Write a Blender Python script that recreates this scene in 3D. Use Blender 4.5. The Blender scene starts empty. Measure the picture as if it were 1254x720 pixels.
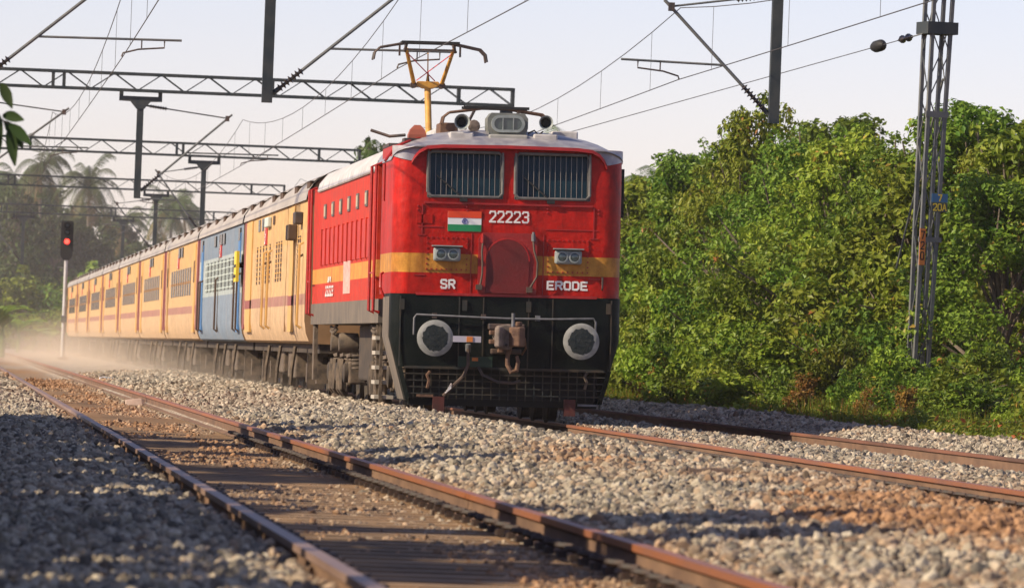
import bpy, math, random
import numpy as np
from mathutils import Vector, Matrix
R = random.Random(7)
NR = np.random.default_rng(11)
sc = bpy.context.scene
COL = sc.collection
PI = math.pi
rad = math.radians

# ---------------------------------------------------------------- camera
CAMH = 0.896
X1, X2, X3, Y0 = 2.542, 7.428, 12.27, 84.9      # centre lines of the three tracks, distance of the cab front
cd = bpy.data.cameras.new('camera'); cam = bpy.data.objects.new('camera', cd); COL.objects.link(cam)
yaw, pit, rol = 0.08789, 0.00941, 0.03763
F = Vector((math.sin(yaw)*math.cos(pit), math.cos(yaw)*math.cos(pit), math.sin(pit)))
Rv = Vector((math.cos(yaw), -math.sin(yaw), 0)); U = Rv.cross(F)
Rr = math.cos(rol)*Rv + math.sin(rol)*U; Ur = -math.sin(rol)*Rv + math.cos(rol)*U
M = Matrix((Rr, Ur, -F)).transposed().to_4x4(); M.translation = Vector((0, 0, CAMH))
cam.matrix_world = M
cd.sensor_fit = 'HORIZONTAL'; cd.sensor_width = 36; cd.lens = 36*7889/1254
cd.clip_start = 0.5; cd.clip_end = 6000
cd.dof.use_dof = True; cd.dof.focus_distance = 87; cd.dof.aperture_fstop = 8
sc.camera = cam
# ---------------------------------------------------------------- light
SUN_EL, SUN_A = rad(33), rad(17)                # sun from the left, a little behind the camera
sdir = Vector((-math.cos(SUN_EL)*math.cos(SUN_A), -math.cos(SUN_EL)*math.sin(SUN_A), math.sin(SUN_EL)))
w = bpy.data.worlds.new('World'); sc.world = w; w.use_nodes = True
nt = w.node_tree; bg = nt.nodes['Background']
sky = nt.nodes.new('ShaderNodeTexSky'); sky.sky_type = 'NISHITA'; sky.sun_disc = False
sky.sun_elevation = SUN_EL; sky.sun_rotation = math.atan2(sdir.x, sdir.y)
sky.dust_density = 0.4; sky.air_density = 0.8; sky.ozone_density = 2.0; sky.altitude = 0
tn = nt.nodes.new('ShaderNodeMix'); tn.data_type = 'RGBA'; tn.blend_type = 'MULTIPLY'; tn.inputs[0].default_value = 1; tn.inputs[7].default_value = (1.19,.95,1.0,1)   # faint lavender cast over the whole sky
nt.links.new(sky.outputs[0], tn.inputs[6]); nt.links.new(tn.outputs[2], bg.inputs[0]); bg.inputs[1].default_value = 0.119
sl = bpy.data.lights.new('sun', 'SUN'); sun = bpy.data.objects.new('sun', sl); COL.objects.link(sun)
sl.energy = 5.0; sl.angle = rad(0.6); sl.color = (1.0, 0.85, 0.63)
sun.rotation_euler = sdir.to_track_quat('Z', 'Y').to_euler(); sun.location = (-40, -10, 40)
vs = sc.view_settings; vs.view_transform = 'Standard'; vs.look = 'None'; vs.exposure = 0.42; vs.gamma = 1.0; vs.use_curve_mapping = False
sc.cycles.max_bounces = 6; sc.cycles.diffuse_bounces = 3; sc.cycles.glossy_bounces = 3; sc.cycles.transmission_bounces = 4
sc.cycles.volume_bounces = 2; sc.cycles.transparent_max_bounces = 8; sc.cycles.use_denoising = True
sc.cycles.caustics_reflective = False; sc.cycles.caustics_refractive = False

# ---------------------------------------------------------------- helpers
class MB:
    def __init__(s): s.v = []; s.f = []; s.sm = []
    def add(s, vs_, fs, smooth=False):
        o = len(s.v); s.v += [tuple(p) for p in vs_]; s.f += [tuple(i+o for i in q) for q in fs]; s.sm += [smooth]*len(fs); return s
    def box(s, x0, x1, y0, y1, z0, z1):
        return s.add([(x0,y0,z0),(x1,y0,z0),(x1,y1,z0),(x0,y1,z0),(x0,y0,z1),(x1,y0,z1),(x1,y1,z1),(x0,y1,z1)],
                     [(0,3,2,1),(4,5,6,7),(0,1,5,4),(1,2,6,5),(2,3,7,6),(3,0,4,7)])
    def bar(s, a, b, w_, h_=None, up=(0,0,1)):
        a = Vector(a); b = Vector(b); h_ = h_ or w_; d = (b-a).normalized(); u = Vector(up)
        if abs(d.dot(u)) > .98: u = Vector((1,0,0))
        r = d.cross(u).normalized()*w_/2; u = r.cross(d).normalized()*h_/2
        vs_ = [p+i*r+j*u for p in (a, b) for i, j in ((-1,-1),(1,-1),(1,1),(-1,1))]
        return s.add(vs_, [(0,1,2,3),(7,6,5,4),(0,4,5,1),(1,5,6,2),(2,6,7,3),(3,7,4,0)])
    def cyl(s, a, b, r, n=10, r2=None, caps=True):
        return s.tube([a, b], r if r2 is None else [r, r2], n, caps)
    def tube(s, pts, r, n=6, caps=True):
        pts = [Vector(p) for p in pts]; k = len(pts); rs = r if isinstance(r, (list, tuple)) else [r]*k
        vs_ = []; u = None
        for i, p in enumerate(pts):
            d = (pts[min(i+1,k-1)]-pts[max(i-1,0)]).normalized()
            if u is None:
                u = Vector((0,0,1)) if abs(d.z) < .9 else Vector((1,0,0))
            e = d.cross(u).normalized(); u = e.cross(d).normalized()
            for j in range(n):
                t = 2*PI*j/n; vs_.append(p+(e*math.cos(t)+u*math.sin(t))*rs[i])
        fs = [(i*n+j, i*n+(j+1)%n, (i+1)*n+(j+1)%n, (i+1)*n+j) for i in range(k-1) for j in range(n)]
        s.add(vs_, fs, True)
        if caps:
            o = len(s.v)-k*n
            s.f += [tuple(o+j for j in reversed(range(n))), tuple(o+(k-1)*n+j for j in range(n))]; s.sm += [False]*2
        return s
    def loft(s, rings, closed=True, caps=False, smooth=True, skip=()):
        n = len(rings[0]); m = n if closed else n-1
        fs = [(i*n+j, i*n+(j+1)%n, (i+1)*n+(j+1)%n, (i+1)*n+j) for i in range(len(rings)-1) for j in range(m) if (i, j) not in skip]
        s.add([p for r in rings for p in r], fs, smooth)
        if caps:
            o = len(s.v)-n*len(rings); s.f += [tuple(o+j for j in reversed(range(n))), tuple(o+(len(rings)-1)*n+j for j in range(n))]; s.sm += [False]*2
        return s
    def lathe(s, c, axis, prof, n=16):
        c = Vector(c); d = Vector(axis).normalized(); u = Vector((0,0,1)) if abs(d.z) < .9 else Vector((1,0,0)); e = d.cross(u).normalized(); u = e.cross(d)
        rings = [[c+d*h+(e*math.cos(2*PI*j/n)+u*math.sin(2*PI*j/n))*r for j in range(n)] for h, r in prof]
        return s.loft(rings, True, True)
    def mesh(s, name, mat=None, ang=35):
        me = bpy.data.meshes.new(name); me.from_pydata(s.v, [], s.f); me.update()
        me.polygons.foreach_set('use_smooth', s.sm)
        if any(s.sm): me.set_sharp_from_angle(angle=rad(ang))
        if mat: me.materials.append(mat)
        return me
    def build(s, name, mat, parent=None, loc=None, bevel=0, **kw):
        return ob(name, s.mesh(name, mat), parent, loc, bevel, **kw)
def ob(name, me, parent=None, loc=None, bevel=0, **kw):
    o = bpy.data.objects.new(name, me); COL.objects.link(o); o.parent = parent
    if loc: o.location = loc
    if bevel:
        b = o.modifiers.new('bevel', 'BEVEL'); b.width = bevel; b.segments = 2; b.limit_method = 'ANGLE'; b.angle_limit = rad(40)
    for k, v in kw.items(): o[k] = v
    return o
def thing(name, label, cat, loc=(0,0,0), rz=0, group=None, sc_=None):
    o = bpy.data.objects.new(name, None); COL.objects.link(o); o.location = loc; o.rotation_euler = (0,0,rz); o.empty_display_size = .3
    o['label'] = label; o['category'] = cat
    if group: o['group'] = group
    if sc_: o.scale = sc_ if isinstance(sc_, tuple) else (sc_,)*3
    return o
def tag(o, label, cat, group=None, kind=None):
    o['label'] = label; o['category'] = cat
    if group: o['group'] = group
    if kind: o['kind'] = kind
    return o
def copy_tree(o, parent=None):
    c = o.copy(); COL.objects.link(c); c.parent = parent
    for ch in o.children: copy_tree(ch, c)
    return c

# ---------------------------------------------------------------- materials
def mat(name, col, rough=.6, col2=None, scale=4., bump=0., bscale=30., metal=0., spec=.5, detail=5, contrast=(.35,.65), stretch=None, rnd=0., coat=0.):
    m = bpy.data.materials.new(name); m.use_nodes = True; t = m.node_tree; L = t.links; N = t.nodes; b = N['Principled BSDF']
    b.inputs['Base Color'].default_value = (*col, 1); b.inputs['Roughness'].default_value = rough; b.inputs['Metallic'].default_value = metal
    b.inputs['Specular IOR Level'].default_value = spec; b.inputs['Coat Weight'].default_value = coat
    tc = N.new('ShaderNodeTexCoord'); mp = N.new('ShaderNodeMapping'); L.new(tc.outputs['Object'], mp.inputs[0])
    if stretch: mp.inputs['Scale'].default_value = stretch
    out = None
    if col2:
        nz = N.new('ShaderNodeTexNoise'); nz.inputs['Scale'].default_value = scale; nz.inputs['Detail'].default_value = detail; nz.inputs['Roughness'].default_value = .6
        L.new(mp.outputs[0], nz.inputs['Vector'])
        cr = N.new('ShaderNodeValToRGB'); cr.color_ramp.elements[0].position = contrast[0]; cr.color_ramp.elements[1].position = contrast[1]
        cr.color_ramp.elements[0].color = (*col, 1); cr.color_ramp.elements[1].color = (*col2, 1); L.new(nz.outputs['Fac'], cr.inputs[0]); out = cr.outputs[0]
        if rnd:
            oi = N.new('ShaderNodeObjectInfo'); hs = N.new('ShaderNodeHueSaturation'); mr = N.new('ShaderNodeMapRange'); L.new(oi.outputs['Random'], mr.inputs[0])
            mr.inputs[3].default_value = 1-rnd; mr.inputs[4].default_value = 1+rnd; L.new(mr.outputs[0], hs.inputs['Value']); L.new(out, hs.inputs['Color']); out = hs.outputs[0]
        L.new(out, b.inputs['Base Color'])
        rr = N.new('ShaderNodeMapRange'); L.new(nz.outputs['Fac'], rr.inputs[0]); rr.inputs[3].default_value = max(.05, rough-.12); rr.inputs[4].default_value = min(1, rough+.15); L.new(rr.outputs[0], b.inputs['Roughness'])
    if bump:
        n2 = N.new('ShaderNodeTexNoise'); n2.inputs['Scale'].default_value = bscale; n2.inputs['Detail'].default_value = 4; L.new(mp.outputs[0], n2.inputs['Vector'])
        bp = N.new('ShaderNodeBump'); bp.inputs['Strength'].default_value = bump; bp.inputs['Distance'].default_value = .02; L.new(n2.outputs['Fac'], bp.inputs['Height']); L.new(bp.outputs[0], b.inputs['Normal'])
    return m
def emat(name, col, e):
    m = bpy.data.materials.new(name); m.use_nodes = True; b = m.node_tree.nodes['Principled BSDF']
    b.inputs['Base Color'].default_value = (*col, 1); b.inputs['Emission Color'].default_value = (*col, 1); b.inputs['Emission Strength'].default_value = e; return m
def banded(name, bands, dirt, rough=.45, dirtamt=.35, nscale=1.5, bump=.15, spec=.14, streak=.6, chips=.5):
    """paint in horizontal bands by local z: bands = [(z_from, colour)...]; dusty streaks over it"""
    m = bpy.data.materials.new(name); m.use_nodes = True; t = m.node_tree; L = t.links; N = t.nodes; b = N['Principled BSDF']; b.inputs['Specular IOR Level'].default_value = spec
    tc = N.new('ShaderNodeTexCoord'); sp = N.new('ShaderNodeSeparateXYZ'); L.new(tc.outputs['Object'], sp.inputs[0])
    dv = N.new('ShaderNodeMath'); dv.operation = 'MULTIPLY'; dv.inputs[1].default_value = .2; L.new(sp.outputs['Z'], dv.inputs[0])
    cr = N.new('ShaderNodeValToRGB'); cr.color_ramp.interpolation = 'CONSTANT'; el = cr.color_ramp.elements
    while len(el) < len(bands): el.new(.5)
    for e, (z, c) in zip(el, bands): e.position = max(0, z*.2); e.color = (*c, 1)
    L.new(dv.outputs[0], cr.inputs[0])
    mp = N.new('ShaderNodeMapping'); mp.inputs['Scale'].default_value = (1.6, 1.2, .35); L.new(tc.outputs['Object'], mp.inputs[0])
    nz = N.new('ShaderNodeTexNoise'); nz.inputs['Scale'].default_value = nscale; nz.inputs['Detail'].default_value = 8; nz.inputs['Roughness'].default_value = .65; L.new(mp.outputs[0], nz.inputs['Vector'])
    mr = N.new('ShaderNodeMapRange'); mr.inputs[1].default_value = .42; mr.inputs[2].default_value = .75; mr.inputs[4].default_value = dirtamt; L.new(nz.outputs['Fac'], mr.inputs[0])
    mx = N.new('ShaderNodeMix'); mx.data_type = 'RGBA'; L.new(mr.outputs[0], mx.inputs[0]); L.new(cr.outputs[0], mx.inputs[6]); mx.inputs[7].default_value = (*dirt, 1)
    # fine mottling
    n3 = N.new('ShaderNodeTexNoise'); n3.inputs['Scale'].default_value = 6; n3.inputs['Detail'].default_value = 8; n3.inputs['Roughness'].default_value = .7; L.new(tc.outputs['Object'], n3.inputs['Vector'])
    r3 = N.new('ShaderNodeMapRange'); r3.inputs[1].default_value = .3; r3.inputs[2].default_value = .7; r3.inputs[3].default_value = .62; r3.inputs[4].default_value = 1.2; L.new(n3.outputs['Fac'], r3.inputs[0])
    hs = N.new('ShaderNodeHueSaturation'); L.new(r3.outputs[0], hs.inputs['Value']); L.new(mx.outputs[2], hs.inputs['Color']); L.new(hs.outputs[0], b.inputs['Base Color'])
    n5 = N.new('ShaderNodeTexNoise'); n5.inputs['Scale'].default_value = 2.2; n5.inputs['Detail'].default_value = 10; n5.inputs['Roughness'].default_value = .75; mp5 = N.new('ShaderNodeMapping'); mp5.inputs['Scale'].default_value = (3.2, 3.2, .28); mp5.inputs['Location'].default_value = (3.1, 7.7, 1.3); L.new(tc.outputs['Object'], mp5.inputs[0]); L.new(mp5.outputs[0], n5.inputs['Vector'])
    r5 = N.new('ShaderNodeMapRange'); r5.inputs[1].default_value = .5; r5.inputs[2].default_value = .72; r5.inputs[3].default_value = 0; r5.inputs[4].default_value = streak; L.new(n5.outputs['Fac'], r5.inputs[0])
    vo = N.new('ShaderNodeTexNoise'); vo.inputs['Scale'].default_value = 16; vo.inputs['Detail'].default_value = 10; vo.inputs['Roughness'].default_value = .8; L.new(tc.outputs['Object'], vo.inputs['Vector'])
    r6 = N.new('ShaderNodeMapRange'); r6.inputs[1].default_value = .60; r6.inputs[2].default_value = .66; r6.inputs[4].default_value = chips; L.new(vo.outputs['Fac'], r6.inputs[0])
    mx5 = N.new('ShaderNodeMix'); mx5.data_type = 'RGBA'; L.new(r5.outputs[0], mx5.inputs[0]); L.new(mx.outputs[2], mx5.inputs[6]); mx5.inputs[7].default_value = (*[c*.45 for c in dirt], 1)
    mx6 = N.new('ShaderNodeMix'); mx6.data_type = 'RGBA'; L.new(r6.outputs[0], mx6.inputs[0]); L.new(mx5.outputs[2], mx6.inputs[6]); mx6.inputs[7].default_value = (.12,.05,.035,1)
    L.new(mx6.outputs[2], hs.inputs['Color'])
    r4 = N.new('ShaderNodeMapRange'); r4.inputs[3].default_value = rough-.1; r4.inputs[4].default_value = rough+.22; L.new(n3.outputs['Fac'], r4.inputs[0]); L.new(r4.outputs[0], b.inputs['Roughness'])
    n2 = N.new('ShaderNodeTexNoise'); n2.inputs['Scale'].default_value = 5; n2.inputs['Detail'].default_value = 6; L.new(tc.outputs['Object'], n2.inputs['Vector'])
    bp = N.new('ShaderNodeBump'); bp.inputs['Strength'].default_value = bump; bp.inputs['Distance'].default_value = .035; L.new(n2.outputs['Fac'], bp.inputs['Height']); L.new(bp.outputs[0], b.inputs['Normal'])
    return m
RED = (.47,.011,.005); YEL = (.58,.27,.045)
M_ = {}
M_['body'] = banded('loco_paint', [(0,RED),(1.945,YEL),(2.19,RED)], (.17,.010,.007), .42, .7, bump=.6)
for _n in M_['body'].node_tree.nodes:
    if _n.type == 'BSDF_PRINCIPLED': _n.inputs['Coat Weight'].default_value = .12; _n.inputs['Coat Roughness'].default_value = .22
M_['side'] = banded('loco_side_paint', [(0,(.52,.035,.016)),(1.9,(.66,.30,.06)),(2.14,(.52,.03,.014))], (.50,.09,.05), .5, .55)
M_['louv'] = mat('louvre_red', (.50,.022,.012), .5, (.40,.02,.012), 6)
M_['redtrim'] = mat('trim_red', (.40,.012,.009), .4, (.27,.012,.01), 5, .2)
M_['panelred'] = mat('panel_red', (.36,.014,.01), .45, (.25,.012,.01), 5, .3)
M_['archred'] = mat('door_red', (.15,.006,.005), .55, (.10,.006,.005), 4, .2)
M_['silver'] = mat('roof_silver', (.44,.42,.41), .42, (.22,.21,.25), 3.5, .2, 8, metal=.3)
M_['white_hatch'] = mat('hatch_white', (.60,.575,.55), .5, (.40,.38,.36), 4)
M_['greyroof'] = mat('roof_grey', (.22,.24,.30), .5, (.3,.31,.36), 3)
M_['black'] = mat('black_paint', (.003,.006,.006), .45, (.007,.010,.009), 4, .15, spec=.12)
M_['sill'] = mat('dusty_sill', (.10,.085,.07), .8, (.18,.145,.11), 5, stretch=(1,1,.4))
M_['bogie'] = mat('bogie_grime', (.025,.02,.016), .85, (.08,.058,.04), 5, .3)
M_['dusty'] = mat('dust_caked_steel', (.055,.042,.032), .9, (.17,.125,.085), 7, .3)
M_['whitepaint'] = mat('white_paint', (.74,.71,.69), .6, (.55,.40,.37), 30, contrast=(.5,.75))
M_['silverbar'] = mat('silver_bar', (.17,.17,.18), .5, (.10,.10,.10), 10)
M_['greyring'] = mat('buffer_ring_grey', (.30,.30,.28), .6, (.2,.2,.18), 8)
M_['grease'] = mat('buffer_grease', (.010,.016,.018), .5, (.025,.03,.03), 14, .4, 20, spec=.25)
M_['rust'] = mat('rusty_steel', (.085,.042,.026), .8, (.18,.10,.06), 9, .3)
M_['coupler'] = mat('coupler_steel', (.09,.07,.058), .7, (.22,.165,.135), 12, .4)
M_['lampgrey'] = mat('lamp_grey', (.20,.23,.23), .5, (.30,.33,.32), 8)
M_['lens'] = mat('lamp_lens', (.05,.07,.07), .08, spec=.8)
M_['glass'] = mat('cab_glass', (.003,.016,.026), .1, (.010,.032,.045), 2, spec=.2)
M_['rubber'] = mat('frame_rubber', (.09,.09,.085), .6, (.16,.15,.14), 8)
M_['grillbar'] = mat('grille_bar', (.30,.28,.25), .5)
M_['hose'] = mat('hose_dark', (.05,.032,.022), .7, (.11,.07,.05), 9)
M_['railold'] = mat('rail_old', (.10,.05,.032), .8, (.2,.08,.045), 1.5, stretch=(1,.25,1))
M_['gridbar'] = mat('guard_bar', (.026,.032,.032), .6, (.06,.045,.032), 4, spec=.2)
M_['yellowpan'] = mat('pantograph_yellow', (.62,.33,.05), .55, (.42,.2,.04), 8)
M_['darksteel'] = mat('dark_steel', (.035,.03,.03), .6, (.09,.055,.04), 8)
M_['redrod'] = mat('red_rod', (.5,.03,.05), .5)
M_['saffron'] = mat('flag_saffron', (.65,.055,.01), .5)
M_['flagwhite'] = mat('flag_white', (.72,.72,.74), .5)
M_['flaggreen'] = mat('flag_green', (.01,.22,.08), .5)
M_['flagblue'] = mat('flag_blue', (.12,.13,.35), .5)
M_['steel'] = mat('gantry_steel', (.022,.032,.038), .6, (.05,.055,.055), 3, spec=.3)
M_['galv'] = mat('galvanised', (.09,.10,.105), .6, (.16,.16,.15), 3, spec=.3)
M_['insul'] = mat('insulator_brown', (.035,.028,.026), .3)
M_['wire'] = mat('wire_copper', (.05,.045,.045), .6)
M_['coachy'] = banded('coach_yellow', [(0,(.60,.41,.24)),(1.58,(.38,.19,.16)),(1.74,(.62,.41,.20)),(2.6,(.62,.39,.16))], (.44,.30,.19), .6, .75, bump=.2)
M_['coachb'] = banded('coach_blue', [(0,(.21,.27,.34)),(1.9,(.40,.46,.45)),(2.72,(.18,.24,.31))], (.30,.30,.31), .6, .75, bump=.2)
M_['coachroof'] = mat('coach_roof', (.30,.27,.235), .6, (.42,.38,.34), 2, stretch=(1,.3,1))
M_['maroon'] = mat('maroon', (.22,.05,.05), .6, (.3,.1,.08), 5)
M_['endwall'] = mat('coach_end', (.22,.13,.06), .7, (.3,.17,.08), 3)
M_['darkwin'] = mat('window_dark', (.015,.015,.016), .2, spec=.6)
M_['shutter'] = mat('shutter_brown', (.08,.045,.025), .7)
M_['paleframe'] = mat('pale_frame', (.5,.56,.52), .6)
M_['dooryel'] = mat('door_yellow', (.62,.37,.10), .55, (.54,.32,.12), 3)
M_['bluedoor'] = mat('door_blue', (.05,.16,.36), .55, (.08,.2,.4), 3)
M_['signyel'] = mat('sign_yellow', (.75,.55,.03), .5)
M_['signred'] = mat('sign_red', (.5,.03,.025), .5)
M_['signblue'] = mat('sign_blue', (.03,.12,.25), .5)
M_['orange'] = mat('plate_orange', (.6,.2,.03), .6, (.5,.15,.03), 6)
M_['blackflat'] = mat('black_flat', (.01,.01,.01), .7)
M_['concrete'] = mat('sleeper_concrete', (.19,.135,.09), .9, (.36,.22,.115), 3, .5, 12, stretch=(.6,4,1), rnd=.2)
M_['railside'] = mat('rail_side', (.115,.065,.04), .85, (.19,.11,.065), 5, .3, 20, stretch=(1,.3,1))
M_['railhead'] = mat('rail_head', (.36,.12,.04), .5, (.22,.10,.065), 1.2, stretch=(1,.25,1), metal=.2)
M_['railshine'] = mat('rail_head_worn', (.20,.125,.10), .5, (.33,.22,.17), 2, stretch=(1,.2,1), metal=.25)
M_['clip'] = mat('rail_clip_rust', (.022,.016,.013), .7, (.07,.04,.028), 20)
M_['post'] = mat('signal_post_grey', (.5,.5,.5), .6, (.4,.38,.36), 3)
M_['bark'] = mat('bark', (.12,.09,.065), .9, (.2,.16,.12), 6, .5)
M_['palmtrunk'] = mat('palm_trunk', (.22,.19,.15), .9, (.3,.26,.2), 2, .3, stretch=(1,1,6))

def leafmat(name, c1, c2, c3, trans=.3):
    m = bpy.data.materials.new(name); m.use_nodes = True; t = m.node_tree; L = t.links; N = t.nodes; b = N['Principled BSDF']
    at = N.new('ShaderNodeAttribute'); at.attribute_name = 'var'
    cr = N.new('ShaderNodeValToRGB'); e = cr.color_ramp.elements; e[0].color = (*c1, 1); e[1].color = (*c2, 1); e[1].position = .9; x = e.new(.965); x.color = (*c3, 1)
    L.new(at.outputs['Fac'], cr.inputs[0])
    oi = N.new('ShaderNodeObjectInfo'); mr = N.new('ShaderNodeMapRange'); mr.inputs[3].default_value = .75; mr.inputs[4].default_value = 1.25; L.new(oi.outputs['Random'], mr.inputs[0])
    mh = N.new('ShaderNodeMapRange'); mh.inputs[3].default_value = .485; mh.inputs[4].default_value = .515; L.new(oi.outputs['Random'], mh.inputs[0])
    hs = N.new('ShaderNodeHueSaturation'); L.new(cr.outputs[0], hs.inputs['Color']); L.new(mr.outputs[0], hs.inputs['Value']); L.new(mh.outputs[0], hs.inputs['Hue'])
    L.new(hs.outputs[0], b.inputs['Base Color']); b.inputs['Roughness'].default_value = .45; b.inputs['Specular IOR Level'].default_value = .2
    tr = N.new('ShaderNodeBsdfTranslucent'); L.new(hs.outputs[0], tr.inputs[0]); mx = N.new('ShaderNodeMixShader'); mx.inputs[0].default_value = trans
    L.new(b.outputs[0], mx.inputs[1]); L.new(tr.outputs[0], mx.inputs[2]); L.new(mx.outputs[0], N['Material Output'].inputs[0])
    return m
LEAF = leafmat('leaf_green', (.05,.115,.012), (.21,.28,.03), (.38,.24,.05))
LEAFY = leafmat('leaf_yellowgreen', (.10,.19,.015), (.31,.36,.04), (.42,.20,.05))
LEAFW = leafmat('weed_leaf', (.06,.12,.012), (.22,.24,.025), (.42,.14,.05))
LEAFD = leafmat('leaf_far', (.04,.07,.02), (.09,.12,.03), (.2,.15,.05))
PALM = leafmat('palm_leaf', (.05,.085,.025), (.11,.15,.04), (.28,.2,.08))
BANANA = leafmat('banana_leaf', (.12,.22,.03), (.24,.34,.05), (.3,.32,.06), .4)
LEAFR = leafmat('leaf_rust', (.12,.10,.02), (.30,.14,.03), (.40,.20,.05), .2)
# ================================================================ GROUND
def smooth_noise(x, y, seed=0):
    r = np.random.default_rng(seed); v = np.zeros_like(x)
    for k in range(14):
        f_ = .4*1.45**k; a = r.uniform(0, 2*PI); p = r.uniform(0, 2*PI)
        if f_ > 6: break
        v += np.sin((x*math.cos(a)+y*math.sin(a))*f_+p)/(1+.55*k)
    return v/3
PX = [-4000,-40,-8,-2.5,0,1.2,1.58,1.75,2.4,3.2,3.36,3.46,3.7,4.3,5.2,6.1,6.42,6.7,7.4,8.1,8.24,8.36,8.8,9.6,10.6,11.2,11.34,11.6,12.3,12.9,13.3,14,15,17,40,4000]
PZ = [-.9,-.7,-.45,-.3,-.11,-.07,-.10,-.215,-.22,-.23,-.20,-.05,-.02,.02,.09,.10,.05,-.15,-.18,-.20,-.19,-.05,-.05,-.06,-.13,-.20,-.20,-.10,.05,.06,.03,-.06,-.25,-.35,-.6,-.8]
def curve_x(y):                                  # the line bends away to the left far behind the train
    y = np.asarray(y, float); return -np.clip(y-325, 0, None)**2/(2*450.)
def ground_z(x, y):
    xs = x-curve_x(y); z = np.interp(xs, PX, PZ)
    amp = np.interp(xs, [-10,0,1.2,1.6,3.3,3.7,5.2,6.2,6.6,8.2,9,10.6,11.3,12,14,20], [.05,.03,.02,.012,.012,.025,.035,.025,.012,.012,.018,.018,.012,.02,.05,.08])
    return z + amp*smooth_noise(x*1.3, y*.9, 3)
xs = np.concatenate([[-1900,-600,-250,-120,-60,-35,-20,-12,-8,-5,-3], np.arange(-2,15.5,.13), [16,17,18.5,20,23,28,36,50,80,130,250,600,1900]])
ys = np.concatenate([[-150,-50,-10,5,12,18], np.arange(22,110,.35), np.arange(110,200,1.2), np.arange(200,520,4.), [540,600,700,900,1300,2000]])
GX, GY = np.meshgrid(xs, ys); far = np.clip((GY-325)/10, 0, 1)
GXc = GX + np.where(np.abs(GX) < 60, curve_x(np.clip(GY, None, 520)), 0)
GZ = ground_z(GXc, np.clip(GY, None, 520))
GZ = np.where(np.abs(GX) > 60, -.8, GZ)
nx, ny = len(xs), len(ys)
idx = np.arange(nx*ny).reshape(ny, nx)
quads = np.stack([idx[:-1,:-1], idx[:-1,1:], idx[1:,1:], idx[1:,:-1]], -1).reshape(-1, 4)
def np_mesh(name, V, Fc, mat_, smooth=False):
    me = bpy.data.meshes.new(name); n = Fc.shape[1]
    me.vertices.add(len(V)); me.vertices.foreach_set('co', np.ascontiguousarray(V, np.float32).ravel())
    me.loops.add(Fc.size); me.loops.foreach_set('vertex_index', np.ascontiguousarray(Fc, np.int32).ravel())
    me.polygons.add(len(Fc)); me.polygons.foreach_set('loop_start', np.arange(0, Fc.size, n, dtype=np.int32)); me.polygons.foreach_set('loop_total', np.full(len(Fc), n, np.int32))
    me.update(calc_edges=True); me.polygons.foreach_set('use_smooth', np.full(len(Fc), smooth)); me.materials.append(mat_); return me
def dirt_amount(x, y):                           # brown earth lying in and between the tracks
    d = smooth_noise(x*1.1+3, y*.35, 9)
    a = np.exp(-((x-5.55)/.75)**2)*np.clip(1.35-np.abs(y-39)/15, 0, 1)*1.05*np.clip(.75+1.6*smooth_noise(x*2.6, y*1.1, 33), 0, 1.4)
    b = np.exp(-((x-2.5)/.75)**4)*.75
    c = .34*np.clip(smooth_noise(x*.9+7, y*.4, 41)+.12, 0, 1)+np.exp(-((x-6.6)/1.0)**2)*np.clip(1.2-np.abs(y-36)/14, 0, 1)*.45
    e = sum(np.exp(-((x-q)/.22)**2) for q in (X1-.95, X1+.95, X2+.72, X2+1.0))*.45*np.clip(.6+d, 0, 1)
    return np.clip((a*(1+2.2*d)+b*(1+.9*d)+c+e)-.12, 0, 1)
gm = bpy.data.materials.new('ground_ballast_and_soil'); gm.use_nodes = True; t = gm.node_tree; L = t.links; N = t.nodes; b = N['Principled BSDF']; b.inputs['Roughness'].default_value = .95; b.inputs['Specular IOR Level'].default_value = .1
tc = N.new('ShaderNodeTexCoord'); vo = N.new('ShaderNodeTexVoronoi'); vo.inputs['Scale'].default_value = 14; L.new(tc.outputs['Object'], vo.inputs['Vector'])
cr = N.new('ShaderNodeValToRGB'); cr.color_ramp.elements[0].color = (.18,.16,.14,1); cr.color_ramp.elements[1].color = (.46,.41,.34,1); sepc = N.new('ShaderNodeSeparateColor'); L.new(vo.outputs['Color'], sepc.inputs[0]); L.new(sepc.outputs[0], cr.inputs[0])
at = N.new('ShaderNodeAttribute'); at.attribute_name = 'soil'; ns = N.new('ShaderNodeTexNoise'); ns.inputs['Scale'].default_value = 2.5; ns.inputs['Detail'].default_value = 8; L.new(tc.outputs['Object'], ns.inputs['Vector'])
c2 = N.new('ShaderNodeValToRGB'); c2.color_ramp.elements[0].color = (.16,.098,.055,1); c2.color_ramp.elements[1].color = (.38,.22,.11,1); c2.color_ramp.elements[0].position = .3; c2.color_ramp.elements[1].position = .7; L.new(ns.outputs['Fac'], c2.inputs[0])
mx = N.new('ShaderNodeMix'); mx.data_type = 'RGBA'; L.new(at.outputs['Fac'], mx.inputs[0]); L.new(cr.outputs[0], mx.inputs[6]); L.new(c2.outputs[0], mx.inputs[7]); L.new(mx.outputs[2], b.inputs['Base Color'])
bp = N.new('ShaderNodeBump'); bp.inputs['Strength'].default_value = .9; bp.inputs['Distance'].default_value = .05; L.new(vo.outputs['Distance'], bp.inputs['Height']); bp.invert = True; L.new(bp.outputs[0], b.inputs['Normal'])
me = np_mesh('ground', np.stack([GXc, GY, GZ], -1).reshape(-1, 3), quads, gm, True)
soil = np.clip(dirt_amount(GX, GY)*1.2 + np.clip((np.abs(GX-6.5)-8.5)/2, 0, 1), 0, 1)
a_ = me.attributes.new('soil', 'FLOAT', 'POINT'); a_.data.foreach_set('value', soil.ravel().astype(np.float32))
g = ob('ground', me); g['kind'] = 'structure'; g['label'] = 'stony ground carrying the three parallel railway tracks'; g['category'] = 'ground'

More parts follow.
